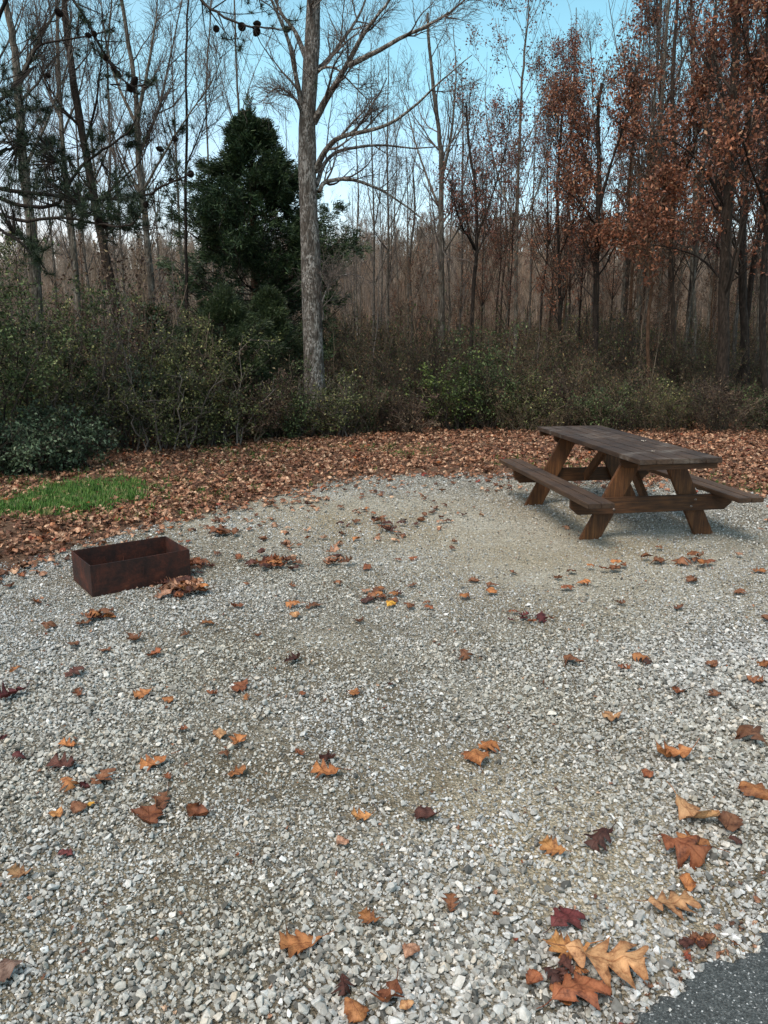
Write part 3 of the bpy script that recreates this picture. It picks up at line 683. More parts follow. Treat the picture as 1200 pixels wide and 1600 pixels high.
# ------------------------------------------------------------------ picnic table
def box_bm(bm, p0, p1, w, t, upv=(0,0,1), bevel=.004, cut0=None, cut1=None):
    """board from p0 to p1; w across (in the plane of upv), t thick"""
    p0, p1 = np.array(p0, float), np.array(p1, float); d = unit(p1-p0); up = np.array(upv, float); s_ = unit(np.cross(d, up)); up = unit(np.cross(s_, d))
    vs = []
    for q in (p0, p1):
        for a, b in ((-1,-1),(1,-1),(1,1),(-1,1)):
            vs.append(bm.verts.new(q+s_*a*t/2+up*b*w/2))
    fs = [bm.faces.new([vs[i] for i in f]) for f in ((3,2,1,0),(4,5,6,7),(0,1,5,4),(1,2,6,5),(2,3,7,6),(3,0,4,7))]
    if cut0 is not None:
        for v_ in vs:
            if abs(v_.co.z-min(q.co.z for q in vs)) < 1e9 and cut0 == 'ground': pass
    return vs, fs
def part(name, bm, m, parent, bev=.004):
    bmesh.ops.recalc_face_normals(bm, faces=bm.faces)
    if bev: bmesh.ops.bevel(bm, geom=list(bm.edges), offset=bev, segments=2, affect='EDGES', clamp_overlap=True)
    me = bpy.data.meshes.new(name); bm.to_mesh(me); bm.free(); me.materials.append(m)
    o = bpy.data.objects.new(name, me); COL.objects.link(o); o.parent = parent; return o
TX, TY, TYAW = 2.2164, 7.3075, 1.7377
W, LL, H, So, Sw, Hs, F, Lf = .73, 2.31, .768, .665, .235, .421, .533, 1.396
tb = empty('picnic_table', (TX, TY, .004), 'dark brown stained wooden picnic table with attached benches on the gravel', 'picnic table')
tb.rotation_euler = (0,0,TYAW)
# local x along the length (+ far), local y across (+ = left in the photo)
bm = bmesh.new(); nb = 5; bw = W/nb
for k in range(nb):
    yb = -W/2+bw*(k+.5); box_bm(bm, (-LL/2+.003*(k%2),yb,H-.02), (LL/2-.004*((k+1)%2),yb,H-.02), .04, bw-.0025)
part('tabletop', bm, M['top'], tb)
for sx in (-1, 1):
    bm = bmesh.new(); box_bm(bm, (sx*(LL/2-.05),-W/2+.02,H-.066), (sx*(LL/2-.05),W/2-.02,H-.066), .05, .038)
    c_ = part('end_rail', bm, M['beam'], tb)
for sy in (-1, 1):
    bm = bmesh.new(); 
    for k in (-1, 1):
        box_bm(bm, (-LL/2,sy*So+k*Sw/4,Hs-.02), (LL/2,sy*So+k*Sw/4,Hs-.02), .04, Sw/2-.004)
    st_ = part('seat', bm, M['seat'], tb)
for sx in (-1, 1):
    xl = sx*Lf/2
    for sy in (-1, 1):
        foot = np.array([xl, sy*(F+.01), 0]); topp = np.array([xl, sy*.17, H-.045]); d = unit(topp-foot); w_ = .165
        bm = bmesh.new(); hx = .02; across = w_/2/abs(d[2])
        vs = []
        for q in (foot, topp):
            for a, b in ((-1,-1),(1,-1),(1,1),(-1,1)): vs.append(bm.verts.new(q+np.array([a*hx, b*across, 0])))
        for f_ in ((3,2,1,0),(4,5,6,7),(0,1,5,4),(1,2,6,5),(2,3,7,6),(3,0,4,7)): bm.faces.new([vs[i] for i in f_])
        lg = part('leg', bm, M['legw'], tb)
    xo = xl+sx*.043
    bm = bmesh.new(); ye = So+.09; z0, z1 = Hs-.185, Hs-.043
    pr_ = [(-ye+.07,z0),(ye-.07,z0),(ye,z0+.06),(ye,z1),(-ye,z1),(-ye,z0+.06)]
    a_ = [bm.verts.new((xo-.02,yy,zz)) for yy,zz in pr_]; b_2 = [bm.verts.new((xo+.02,yy,zz)) for yy,zz in pr_]
    bm.faces.new(a_); bm.faces.new(b_2[::-1])
    for k in range(6): bm.faces.new([a_[k], a_[(k+1)%6], b_2[(k+1)%6], b_2[k]])
    sb = part('crossbeam', bm, M['beam'], tb)
    for sy in (-1, 1):
        for dz in (-.03, .03):
            g = Geo(); yb = sy*(F-.36*(Hs-.11)/(H)*1.05+dz*.6)
            tubes(g, np.array([[[xo+sx*.018,yb,Hs-.115+dz],[xo+sx*.027,yb,Hs-.115+dz],[xo+sx*.028,yb,Hs-.115+dz]]]), np.array([[.012,.011,.0005]]), 8)
            g.build('bolt', M['bolt'], sb)
    bm = bmesh.new(); pr_ = [(-.33,H-.043),(.33,H-.043),(.33,H-.09),(.27,H-.135),(-.27,H-.135),(-.33,H-.09)]
    a_ = [bm.verts.new((xo-.02,yy,zz)) for yy,zz in pr_]; b_2 = [bm.verts.new((xo+.02,yy,zz)) for yy,zz in pr_]
    bm.faces.new(a_); bm.faces.new(b_2[::-1])
    for k in range(6): bm.faces.new([a_[k], a_[(k+1)%6], b_2[(k+1)%6], b_2[k]])
    part('top_cleat', bm, M['beam'], tb)
    bm = bmesh.new(); box_bm(bm, (xl-sx*.045,0,Hs-.13), (sx*.16,0,H-.06), .09, .04, upv=(1,0,0)); part('brace', bm, M['legw'], tb)
bm = bmesh.new(); box_bm(bm, (0,-.30,H-.0655), (0,.30,H-.0655), .045, .09); part('centre_cleat', bm, M['beam'], tb)
# two pale scraps resting on the tabletop
for (px, py, s_, lb) in ((1006,690,.06,'pale scrap of dead leaf lying mid table on the tabletop'), (1020,706,.035,'tiny pale crumb lying nearer the close end of the tabletop')):
    Hh = H+.004; q = gnd(px, py, Hh); o = bpy.data.objects.new('leaf_scrap', leafmesh[5]); COL.objects.link(o); k = s_/.11; o.scale = (k,k,k)
    o.location = (q[0], q[1], Hh+.001); o.rotation_euler = (0,0,1.2+px); o.color = (.62,.58,.52,1); tag(o, lb, 'leaf')

# ------------------------------------------------------------------ fire box
fb = empty('fire_pit', (FBX, FBY, 0), 'rusted rectangular steel fire box standing on the gravel', 'fire pit'); fb.rotation_euler = (0,0,FBA)
th = .007
def panel(p0, p1, dents):
    g = Geo(); nu, nv = 26, 9; p0 = np.array(p0,float); p1 = np.array(p1,float); d = unit(p1-p0); nn = np.array([d[1],-d[0],0])
    Lp = np.linalg.norm(p1-p0); U, V_ = np.meshgrid(np.linspace(0,1,nu), np.linspace(0,1,nv))
    off = dents*np.sin(U*pi)*np.sin(V_*2.2)*(.006)
    A = p0[:2][None,None,:]+d[:2]*U[...,None]*Lp
    outer = np.concatenate([A+nn[:2]*off[...,None], (.002+V_*FBH)[...,None]], -1); inner = np.concatenate([A+nn[:2]*(off-th)[...,None], (.002+V_*FBH)[...,None]], -1)
    i = (np.arange(nv-1)[:,None]*nu+np.arange(nu-1)[None,:]).ravel(); q = np.stack([i,i+1,i+nu+1,i+nu],-1); n0 = nu*nv
    rim = np.stack([np.arange(nu-1)+(nv-1)*nu, np.arange(nu-1)+1+(nv-1)*nu, np.arange(nu-1)+1+(nv-1)*nu+n0, np.arange(nu-1)+(nv-1)*nu+n0],-1)
    e1 = np.array([[j*nu, (j+1)*nu, (j+1)*nu+n0, j*nu+n0] for j in range(nv-1)]); e2 = e1[:, ::-1]+(nu-1)
    g.add(np.concatenate([outer.reshape(-1,3), inner.reshape(-1,3)]), q=np.concatenate([q, q[:, ::-1]+n0, rim, e1[:, ::-1], e2[:, ::-1]]))
    return g.build('side_panel', M['rust'], fb, smooth=False)
fp = panel((0,0,0),(FBL,0,0),1); panel((FBL,th+.001,0),(FBL,FBW-th-.001,0),-.6); panel((FBL,FBW,0),(0,FBW,0),.8); panel((0,FBW-th-.001,0),(0,th+.001,0),.5)
g = Geo(); rimp = [(.0,-.001),(FBL,-.001)]
bm = bmesh.new(); box_bm(bm, (.36,-.008,FBH*.45), (.36,-.008,FBH*.72), .006, .012, upv=(0,1,0)); part('weld_tab', bm, M['rust'], fb, .002)
g = Geo(); a_ = np.linspace(0, pi, 14); hp = np.stack([.30+.07*np.cos(a_), FBW-.02-0*a_, .13-.075*np.sin(a_)], -1); tubes(g, hp[None], np.full((1,14), .005), 8); g.build('grate_ring', M['rust'], fb)
# ash bed
U, V_ = np.meshgrid(np.linspace(.012,FBL-.012,28), np.linspace(.012,FBW-.012,20)); Z = .035+.02*smooth_noise(U,V_,14,5)+.01*smooth_noise(U,V_,40,6)
i = (np.arange(19)[:,None]*28+np.arange(27)[None,:]).ravel(); g = Geo(); g.add(np.stack([U,V_,Z],-1), q=np.stack([i,i+1,i+29,i+28],-1))
o = g.build('ash_bed', M['ash']); o.location = (FBX, FBY, 0); o.rotation_euler = (0,0,FBA); tag(o, 'dark ash and soot lying inside the steel fire box', 'ash', kind='stuff')

# ------------------------------------------------------------------ trees
def polytree(paths, mt, mc, name, label, cat, group=None, l2=(9,.42), l3=(6,.45), l4=(4,.5), up=.06, foliage_=None, rmin=.0035, npt=12, ang=38, t0=.15, sides=12, limbs=True, trunk_extra=(10,.35), tiers=None):
    """paths[0] trunk: (pts, r0, r1); the rest are its limbs. World coordinates."""
    base = np.array([paths[0][0][0][0], paths[0][0][0][1], 0.0]); base[2] = float(hill(base[0], base[1]))-.0
    root = empty(name, tuple(base), label, cat, group)
    def sub(P): return P-base
    g = Geo(); tr = sub(catmull(paths[0][0], 28)); r = np.linspace(paths[0][1], paths[0][2], 28)
    r = r*(1+.04*np.sin(np.arange(28)*1.3)); r[0] *= 1.5; r[1] *= 1.15
    tr = tr+np.c_[rng.normal(0,.006,(28,2)), np.zeros(28)]
    tubes(g, tr[None], r[None], sides); g.build('trunk', mt, root)
    Ps, Rs = [tr], [r]
    for k, (pts, r0, r1) in enumerate(paths[1:]):
        P = sub(catmull(pts, 28)); P[1:] += np.cumsum(rng.normal(0,.008,(27,3)), 0)*.5; R = r0+(r1*.35-r0)*np.linspace(0,1,28)**.85; g = Geo(); tubes(g, P[None], R[None], 8); g.build('limb', mt, root); Ps.append(P); Rs.append(R)
    P = np.array(Ps); R = np.array(Rs)
    crown = Geo()
    A, Ra = children(P[:1], R[:1], [trunk_extra[0]], .3, .98, 42, trunk_extra[1], .35, 9, up=up, wig=.1, rmin=.008)
    if len(P) > 1:
        B, Rb = children(P[1:], R[1:], l2[0], .12, 1.0, ang, l2[1], .6, 9, up=up, wig=.12, rmin=.007)
        A = np.concatenate([A,B]); Ra = np.concatenate([Ra,Rb])
    tubes(crown, A, Ra, 5)
    B, Rb = children(A, Ra, l3[0], .12, 1.0, ang+6, l3[1]+.1, .6, 6, up=up*.7, wig=.15, rmin=rmin, lmin=.35)
    tubes(crown, B, Rb, 3)
    C, Rc = children(B, Rb, l4[0], .1, 1.0, ang+8, l4[1], .7, 4, up=up*.5, wig=.15, rmin=rmin*.75, lmin=.25)
    tubes(crown, C, Rc, 3)
    crown.build('crown', mc, root, attrs=('rnd',))
    if foliage_:
        fm, nfol, size = foliage_
        fg = Geo(); src = np.concatenate([C[:,1:].reshape(-1,3), B[:,2:].reshape(-1,3)])
        cl = rng.integers(0, len(src), max(nfol//7,1)); pick = src[np.repeat(cl, 7)]; nfol = len(pick); pick = pick+rng.normal(0,.07,(nfol,3))
        leaf_cards(fg, pick, size, droop=.6); fg.build('foliage', fm, root, attrs=('rnd',))
    return root
def PP(Y, pts, dy=None):
    """photo polyline at distance Y (dy: change of distance along it)"""
    n = len(pts); return [at(px, py, Y+(0 if dy is None else dy*i/(n-1))) for i, (px, py) in enumerate(pts)]
def ground_pt(px, Y): 
    q = at(px, 600, Y); return np.array([q[0], Y, float(hill(q[0], Y))-.05])
# the big pale trunk in the middle
YM = 14.6
polytree([
 ([ground_pt(493,YM)]+PP(YM,[(490,560),(486,430),(481,300),(480,200),(486,100),(490,0),(496,-130),(500,-330),(498,-560)]), .205, .075),
 (PP(YM,[(474,178),(462,120),(449,60),(424,0),(395,-70),(360,-160)],-1.0), .05,.018),
 (PP(YM,[(478,90),(462,50),(440,18),(425,-20),(400,-80)],.8), .05,.018),
 (PP(YM,[(490,192),(512,150),(538,105),(562,58),(583,30),(618,-20),(660,-90)],-1.2), .068,.02),
 (PP(YM-.6,[(545,103),(590,78),(640,50),(690,22),(725,-5),(780,-50)],-.8), .05,.015),
 (PP(YM,[(494,112),(512,92),(535,62),(560,20),(572,-10),(600,-80)],1.0), .05,.02),
 (PP(YM,[(492,268),(508,238),(530,216),(570,206),(610,192),(655,158),(690,125),(735,88)],-1.6), .058,.018),
 (PP(YM,[(494,290),(504,262),(522,240),(560,229),(600,226),(650,230),(700,226),(735,221)],1.5), .046,.012),
 (PP(YM,[(498,300),(508,286),(545,281),(580,292),(612,308),(650,335),(685,372),(700,410)],.6), .045,.012),
 (PP(YM,[(474,190),(466,168),(452,148),(432,137),(415,143),(403,160)],-.8), .035,.012),
 (PP(YM,[(496,112),(512,106),(530,112),(552,135),(580,160),(598,176)],-.6), .028,.01),
 (PP(YM-.25,[(505,500),(503,478),(509,455),(520,442),(535,431),(555,432),(590,448)],-.2), .022,.009),
], M['bark_main'], M['twig_grey'], 'hardwood_tree', 'tall pale grey mottled tree standing alone in the middle, tallest trunk before the cedar', 'tree', l2=(8,.34), l3=(8,.44), l4=(5,.5), trunk_extra=(3,.16), rmin=.004, sides=20)

# left hand bare trees
def left(paths, Y, mt, mc, label, **kw):
    out = []
    for k, (pts, r0, r1) in enumerate(paths):
        pl = PP(Y, pts, (rng.uniform(-1.5,1.5) if k else None))
        if k == 0: pl = [ground_pt(pts[0][0]+(pts[0][0]-pts[1][0])*.5, Y)]+pl
        out.append((pl, r0*.82, r1*.8))
    return polytree(out, mt, mc, 'hardwood_tree', label, 'tree', 'trees of the left woods', **kw)
kw = dict(l2=(10,.38), l3=(7,.46), l4=(4,.5), trunk_extra=(10,.24), up=.12, ang=35, rmin=.0034)
left([([(240,500),(232,400),(222,300),(214,220),(213,160),(205,90),(190,0),(175,-120)],.09,.035), ([(214,190),(228,120),(240,60),(246,0),(250,-100)],.05,.02), ([(216,240),(245,175),(262,100),(282,0),(300,-90)],.045,.015), ([(214,195),(180,120),(160,40),(150,-40)],.04,.015), ([(222,300),(250,250),(285,195),(330,130),(350,80)],.035,.012), ([(224,310),(195,250),(175,200),(150,120)],.03,.01)], 15.5, M['bark_grey'], M['twig_grey'], 'pale grey tree forking widely in the left sky, right of the leaning dark trunk', **kw)
left([([(185,500),(160,380),(140,270),(122,170),(108,80),(100,0),(94,-120)],.10,.05), ([(132,225),(150,160),(158,90),(160,0)],.03,.012), ([(128,200),(95,165),(70,120),(50,60)],.03,.012), ([(150,320),(180,290),(220,250),(236,215)],.03,.01)], 13.5, M['bark_dark'], M['twig_dark'], 'dark leaning trunk crossing the upper left sky', **kw)
left([([(58,470),(48,360),(36,250),(28,130),(20,60),(8,0),(-5,-100)],.11,.045), ([(28,135),(45,90),(70,40),(90,0),(110,-60)],.055,.02), ([(30,160),(60,130),(80,100),(120,60)],.03,.01), ([(40,260),(70,200),(95,130),(118,60)],.035,.012)], 13.0, M['bark_grey'], M['twig_grey'], 'grey trunk near the left edge forking below the top of the picture', **kw)
left([([(122,480),(115,380),(103,280),(96,200),(92,120),(88,0),(80,-100)],.075,.03), ([(98,210),(120,150),(135,80),(140,0)],.03,.012), ([(96,190),(70,130),(60,60),(58,-20)],.03,.012)], 16, M['bark_grey'], M['twig_grey'], 'slim straight tree between the forked and the leaning trunks at left', **kw)
left([([(292,520),(291,400),(290,300),(292,200),(290,100),(294,0),(298,-80)],.05,.02), ([(291,260),(315,200),(335,130),(350,40)],.02,.01), ([(290,300),(262,220),(250,150),(240,70)],.02,.01)], 17, M['bark_dark'], M['twig_dark'], 'thin dark upright tree just left of the cedar', **kw)
left([([(378,420),(376,300),(374,200),(370,120),(366,0),(364,-120)],.06,.02), ([(374,190),(395,120),(420,60),(440,20)],.02,.01), ([(374,210),(350,140),(335,70),(325,0)],.02,.01)], 23, M['bark_grey'], M['twig_grey'], 'thin tree rising behind the top of the cedar', **kw)
left([([(-60,520),(-70,380),(-60,200),(-66,0),(-70,-200)],.12,.06), ([(-62,200),(-20,120),(20,40),(45,-50)],.04,.015), ([(-66,300),(-20,250),(25,200),(60,150)],.03,.012)], 14, M['bark_grey'], M['twig_grey'], 'tree just outside the left edge whose twigs reach into the corner', **kw)
left([([(330,520),(333,400),(328,300),(322,150),(330,0),(332,-100)],.05,.02)], 25, M['bark_grey'], M['twig_grey'], 'faint slim tree seen through the gap left of the cedar top', **kw)
left([([(160,520),(165,400),(172,250),(168,100),(174,0),(180,-100)],.06,.02)], 24, M['bark_grey'], M['twig_grey'], 'faint slim tree in the haze behind the leaning dark trunk', **kw)
left([([(560,560),(556,420),(560,300),(556,200),(562,100)],.05,.015)], 27, M['bark_grey'], M['twig_grey'], 'faint slim tree seen right beside the big pale trunk', **kw)
left([([(618,560),(622,450),(616,350),(620,250),(614,170)],.05,.015)], 29, M['bark_grey'], M['twig_grey'], 'faint slim tree under the long right limbs of the pale trunk', **kw)
# right hand notable trees
def right(paths, Y, mt, mc, label, fol, **kw):
    out = []
    for k, (pts, r0, r1) in enumerate(paths):
        pl = PP(Y, pts, (rng.uniform(-2,2) if k else None))
        if k == 0: pl = [ground_pt(pts[0][0], Y)]+pl
        out.append((pl, r0, r1))
    return polytree(out, mt, mc, 'hardwood_tree', label, 'tree', 'trees of the right woods', foliage_=fol, **kw)
kr = dict(l2=(9,.42), l3=(6,.46), l4=(3,.5), trunk_extra=(20,.32), up=.16, ang=34, rmin=.0045)
right([([(690,600),(690,450),(689,350),(690,250),(682,180),(672,90),(668,20)],.10,.03), ([(690,280),(705,210),(712,120),(708,40)],.05,.015), ([(688,330),(660,260),(640,190),(625,120)],.04,.012), ([(690,400),(730,330),(745,270)],.03,.01)], 21, M['bark_grey'], M['twig_grey'], 'straight grey tree right of the pale trunk with ascending bare forks', None, **kr)
right([([(735,600),(738,480),(745,380),(742,290),(732,220),(728,160)],.06,.02), ([(745,370),(770,300),(790,230),(800,150)],.03,.01), ([(742,390),(715,340),(705,290)],.03,.01)], 19, M['bark_dark'], M['twig_dark'], 'dark forked sapling right of the straight grey tree', (M['leaf_maroon'], 2600, .06), **kr)
right([([(805,610),(806,450),(808,330),(812,220),(816,120),(824,40),(828,10)],.07,.015), ([(808,380),(845,280),(870,190),(885,110)],.03,.01), ([(808,360),(775,260),(760,170),(762,80)],.03,.01), ([(812,240),(850,160),(862,80)],.02,.008)], 23, M['bark_grey'], M['twig_brown'], 'rounded tree with sparse small red leaves against the sky', (M['leaf_maroon'], 8000, .062), **kr)
right([([(876,610),(875,500),(874,400),(870,300),(876,220),(878,180)],.06,.02), ([(874,400),(905,320),(920,260)],.03,.01)], 20, M['bark_dark'], M['twig_dark'], 'dark slim trunk left of the straight black trunk behind the table', (M['leaf_rust'], 3000, .062), **kr)
right([([(929,625),(931,480),(934,350),(936,250),(934,170),(940,130)],.085,.03), ([(935,330),(960,240),(985,170),(992,120)],.04,.012), ([(934,300),(905,220),(890,160)],.035,.012), ([(936,360),(910,320),(880,290)],.025,.01)], 18, M['bark_dark'], M['twig_dark'], 'straight black trunk rising behind the picnic table', (M['leaf_rust'], 5500, .072), **kr)
right([([(1128,640),(1130,520),(1134,400),(1140,280),(1146,160),(1150,40),(1152,-100)],.13,.06), ([(1138,330),(1100,270),(1060,230),(1020,215)],.04,.012), ([(1140,250),(1175,180),(1200,120)],.04,.012), ([(1146,180),(1110,110),(1080,50),(1060,-30)],.04,.015), ([(1132,440),(1090,400),(1040,385),(1000,380)],.03,.01)], 15.5, M['bark_dark'], M['twig_dark'], 'thick dark trunk behind the right bench of the table', (M['leaf_rust'], 4600, .075), **kr)
right([([(1165,640),(1163,520),(1160,400),(1164,280),(1170,160),(1166,40),(1170,-100)],.10,.05), ([(1162,300),(1190,240),(1230,190)],.035,.012), ([(1164,260),(1140,180),(1120,90),(1118,0)],.035,.012)], 17, M['bark_dark'], M['twig_dark'], 'dark trunk immediately right of the thick one near the right edge', (M['leaf_maroon'], 3000, .08), **kr)
right([([(1195,640),(1192,500),(1198,350),(1205,200),(1200,60),(1206,-80)],.065,.035), ([(1198,330),(1170,250),(1150,180)],.03,.012), ([(1202,160),(1170,90),(1150,0)],.03,.012)], 14.5, M['bark_dark'], M['twig_dark'], 'rust leaved tree cut by the right picture edge', (M['leaf_rust'], 3200, .08), **kr)
right([([(1050,640),(1052,500),(1048,380),(1055,260),(1050,140),(1058,20),(1060,-80)],.07,.03), ([(1050,340),(1010,280),(985,210),(975,140)],.03,.01), ([(1052,300),(1085,230),(1100,140)],.03,.01)], 19, M['bark_dark'], M['twig_dark'], 'slim dark tree left of the thick trunk with brown red crown', (M['leaf_rust'], 5200, .08), **kr)
right([([(1082,640),(1085,500),(1080,380),(1088,260),(1084,140),(1080,20),(1085,-80)],.06,.03), ([(1084,240),(1050,160),(1030,70),(1025,0)],.03,.01), ([(1082,320),(1110,250),(1125,160)],.02,.01)], 22, M['bark_grey'], M['twig_dark'], 'second slim tree left of the thick trunk, its crown in the top right corner', (M['leaf_rust'], 4200, .085), **kr)
right([([(985,640),(984,520),(988,400),(982,300),(990,200),(985,110)],.06,.02), ([(985,360),(1010,290),(1030,230)],.02,.01)], 21, M['bark_brown'], M['twig_brown'], 'brown slim tree midway between black trunk and thick trunk', (M['leaf_brown'], 3800, .07), **kr)
right([([(640,600),(644,500),(640,420),(648,330),(645,260)],.05,.02)], 24, M['bark_grey'], M['twig_brown'], 'slender grey brown tree between pale trunk and straight grey tree', None, **kr)
right([([(942,560),(940,300),(928,200),(925,120),(922,60)],.05,.012)], 30, M['bark_grey'], M['twig_brown'], 'pale bare topped tree rising above the rust crowns', None, **kr)
# a low rust coloured spray tree
right([([(1015,640),(1012,520),(1018,440),(1010,380),(1015,330)],.05,.02), ([(1016,430),(990,380),(965,355),(945,350)],.025,.01), ([(1013,380),(1050,345),(1095,332),(1140,335)],.025,.01), ([(1014,370),(1030,330),(1040,300)],.02,.01)], 16.5, M['bark_brown'], M['twig_brown'], 'low understorey tree with bright rust leaves on level boughs', (M['leaf_rust'], 5000, .08), **dict(kr, up=.0, trunk_extra=(5,.2)))

# wood of slim trees: prototypes, then copies
def make_slim(seed, h, r, mt, mc, fol):
    rg = np.random.default_rng(seed)
    n = 7; z = np.linspace(0, h, n); x_ = np.cumsum(rg.normal(0,.07*h/12,n)); y_ = np.cumsum(rg.normal(0,.05,n)); x_ -= x_[0]; y_ -= y_[0]
    base = np.array([0, 24.0, 0]); pts = [base+np.array([a,b,c]) for a,b,c in zip(x_,y_,z)]
    paths = [(pts, r, r*.18)]
    for k in range(3):
        t = rg.uniform(.35,.75); i = int(t*(n-1)); s0 = pts[i]; a = rg.uniform(0,6.3); l_ = h*rg.uniform(.22,.38)
        dv = np.array([cos(a)*.45, sin(a)*.45, 1.0]); paths.append(([s0, s0+dv*l_*.35+rg.normal(0,.1,3), s0+dv*l_*.7+rg.normal(0,.15,3)+[0,0,.1*l_], s0+dv*l_+[0,0,.25*l_]], r*.4, r*.1))
    return polytree(paths, mt, mc, 'slim_tree', 'x', 'tree', foliage_=fol, l2=(7,.38), l3=(5,.42), l4=(3,.5), trunk_extra=(22,.27), up=.15, ang=34, rmin=.0045, sides=7)
protos = [make_slim(1,13,.075,M['bark_grey'],M['twig_grey'],None), make_slim(2,11,.06,M['bark_dark'],M['twig_dark'],(M['leaf_rust'],2000,.075)),
          make_slim(3,14,.085,M['bark_grey'],M['twig_brown'],None), make_slim(4,10,.05,M['bark_brown'],M['twig_brown'],(M['leaf_brown'],2600,.075)),
          make_slim(5,12,.065,M['bark_dark'],M['twig_dark'],(M['leaf_maroon'],2400,.075)), make_slim(6,12,.06,M['bark_grey'],M['twig_grey'],None)]
used = set()
SL = ['slim bare grey tree in the wood behind the leaf litter', 'slim dark tree with thin rust leaves in the wood', 'slim bare tree with brownish twigs in the wood', 'slim brown leaved tree in the wood', 'slim dark tree with small maroon leaves in the wood', 'slim bare grey tree in the wood behind the leaf litter']
SG = ['bare grey trees of the wood','rust leaved trees of the wood','brown twigged trees of the wood','brown leaved trees of the wood','maroon leaved trees of the wood','bare grey trees of the wood']
def place(k, px, Y, sc, rz):
    p = protos[k]; q = ground_pt(px, Y)
    if k in used:
        r = p.copy(); COL.objects.link(r)
        for ch in list(p.children):
            c = ch.copy(); COL.objects.link(c); c.parent = r
    else: r = p; used.add(k)
    r.location = (q[0], q[1], q[2]); r.scale = (sc,sc,sc); r.rotation_euler = (0,0,rz)
    tag(r, SL[k], 'tree', SG[k])
rr = random.Random(8)
R_PX = [700,712,722,752,768,782,795,828,842,856,868,893,905,918,950,962,975,1000,1022,1035,1063,1075,1100,1112,1145,1180,1190,1215,1240]
for i, px in enumerate(R_PX):
    k = rr.choice([1,3,4,1,2,4,0] if px > 740 else [0,2,5]); Y = rr.uniform(19,34)
    place(k, px+rr.uniform(-5,5), Y, rr.uniform(.62,.95)*(1.1 if px > 960 else .92)*Y/26*.95, rr.uniform(0,6.3))
for i in range(30):
    px = rr.uniform(-80,700); Y = rr.uniform(24,42); k = rr.choice([0,2,5,0,2,5,3])
    place(k, px, Y, rr.uniform(.6,.95)*(.75 if 500 < px < 700 else 1.0), rr.uniform(0,6.3))
for i in range(14):
    px = rr.uniform(640,1260); Y = rr.uniform(26,42); k = rr.choice([1,3,4,2,0,3])
    place(k, px, Y, rr.uniform(.6,1.0), rr.uniform(0,6.3))
for i in range(16):
    px = rr.uniform(960,1260); place(rr.choice([1,5,0,0,5]), px, rr.uniform(18,30), rr.uniform(.75,1.15), rr.uniform(0,6.3))
for i in range(5):
    px = rr.uniform(560,800); place(rr.choice([0,2,5]), px, rr.uniform(20,34), rr.uniform(.5,.8), rr.uniform(0,6.3))
for k in range(6):
    if k not in used: place(k, 300+k*20, 30, .8, 0)

# ------------------------------------------------------------------ far wood and undergrowth
def far_tree(seed):
    rg = np.random.default_rng(seed); h = 9; g = Geo(); k = rg.integers(1,3)
    P = []
    for a in range(k):
        pts = [np.array([a*.4,0,0]), np.array([a*.4+rg.normal(0,.2),rg.normal(0,.2),h*.4]), np.array([a*.4+rg.normal(0,.4),rg.normal(0,.3),h*.75]), np.array([a*.4+rg.normal(0,.5),0,h])]; P.append(catmull(pts,8))
    P = np.array(P); R = np.linspace(.10,.02,8)[None].repeat(k,0); tubes(g, P, R, 5)
    A, Ra = children(P, R, 22, .2,.98, 35, .32, .35, 6, up=.12, rmin=.015); tubes(g, A, Ra, 3)
    B, Rb = children(A, Ra, 7, .1,1, 35, .5, .6, 4, up=.1, rmin=.010); tubes(g, B, Rb, 3)
    C, Rc = children(B, Rb, 3, .1,1, 35, .6, .7, 3, up=.1, rmin=.008); tubes(g, C, Rc, 3)
    return bpy.data.objects.new('far_tree_piece', g.mesh('far_tree_piece', [M['twig_far'], M['twig_far2']][seed % 2], True, ('rnd',)))
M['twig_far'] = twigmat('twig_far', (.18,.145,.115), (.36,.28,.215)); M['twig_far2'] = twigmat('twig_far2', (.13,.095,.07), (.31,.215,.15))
fts = [far_tree(i) for i in range(5)]
n = 2600; y = 38+97*rng.random(n)**.9; x = rng.uniform(-1,1,n)*(y*.62+8)
pos = np.c_[x, y, hill(x,y)-.1]; sc = rng.uniform(.35,.62,n)*np.where(y > 105, .72, 1.0)*np.where(y < 60, 1.1, 1)
scatter('far_wood', pos, np.c_[np.zeros((n,2)), rng.uniform(0,6.3,n)], np.stack([sc*1.1,sc*1.1,sc],-1), rng.integers(0,5,n), fts, 'hazy brown leafless wood covering the hillside behind', 'wood')

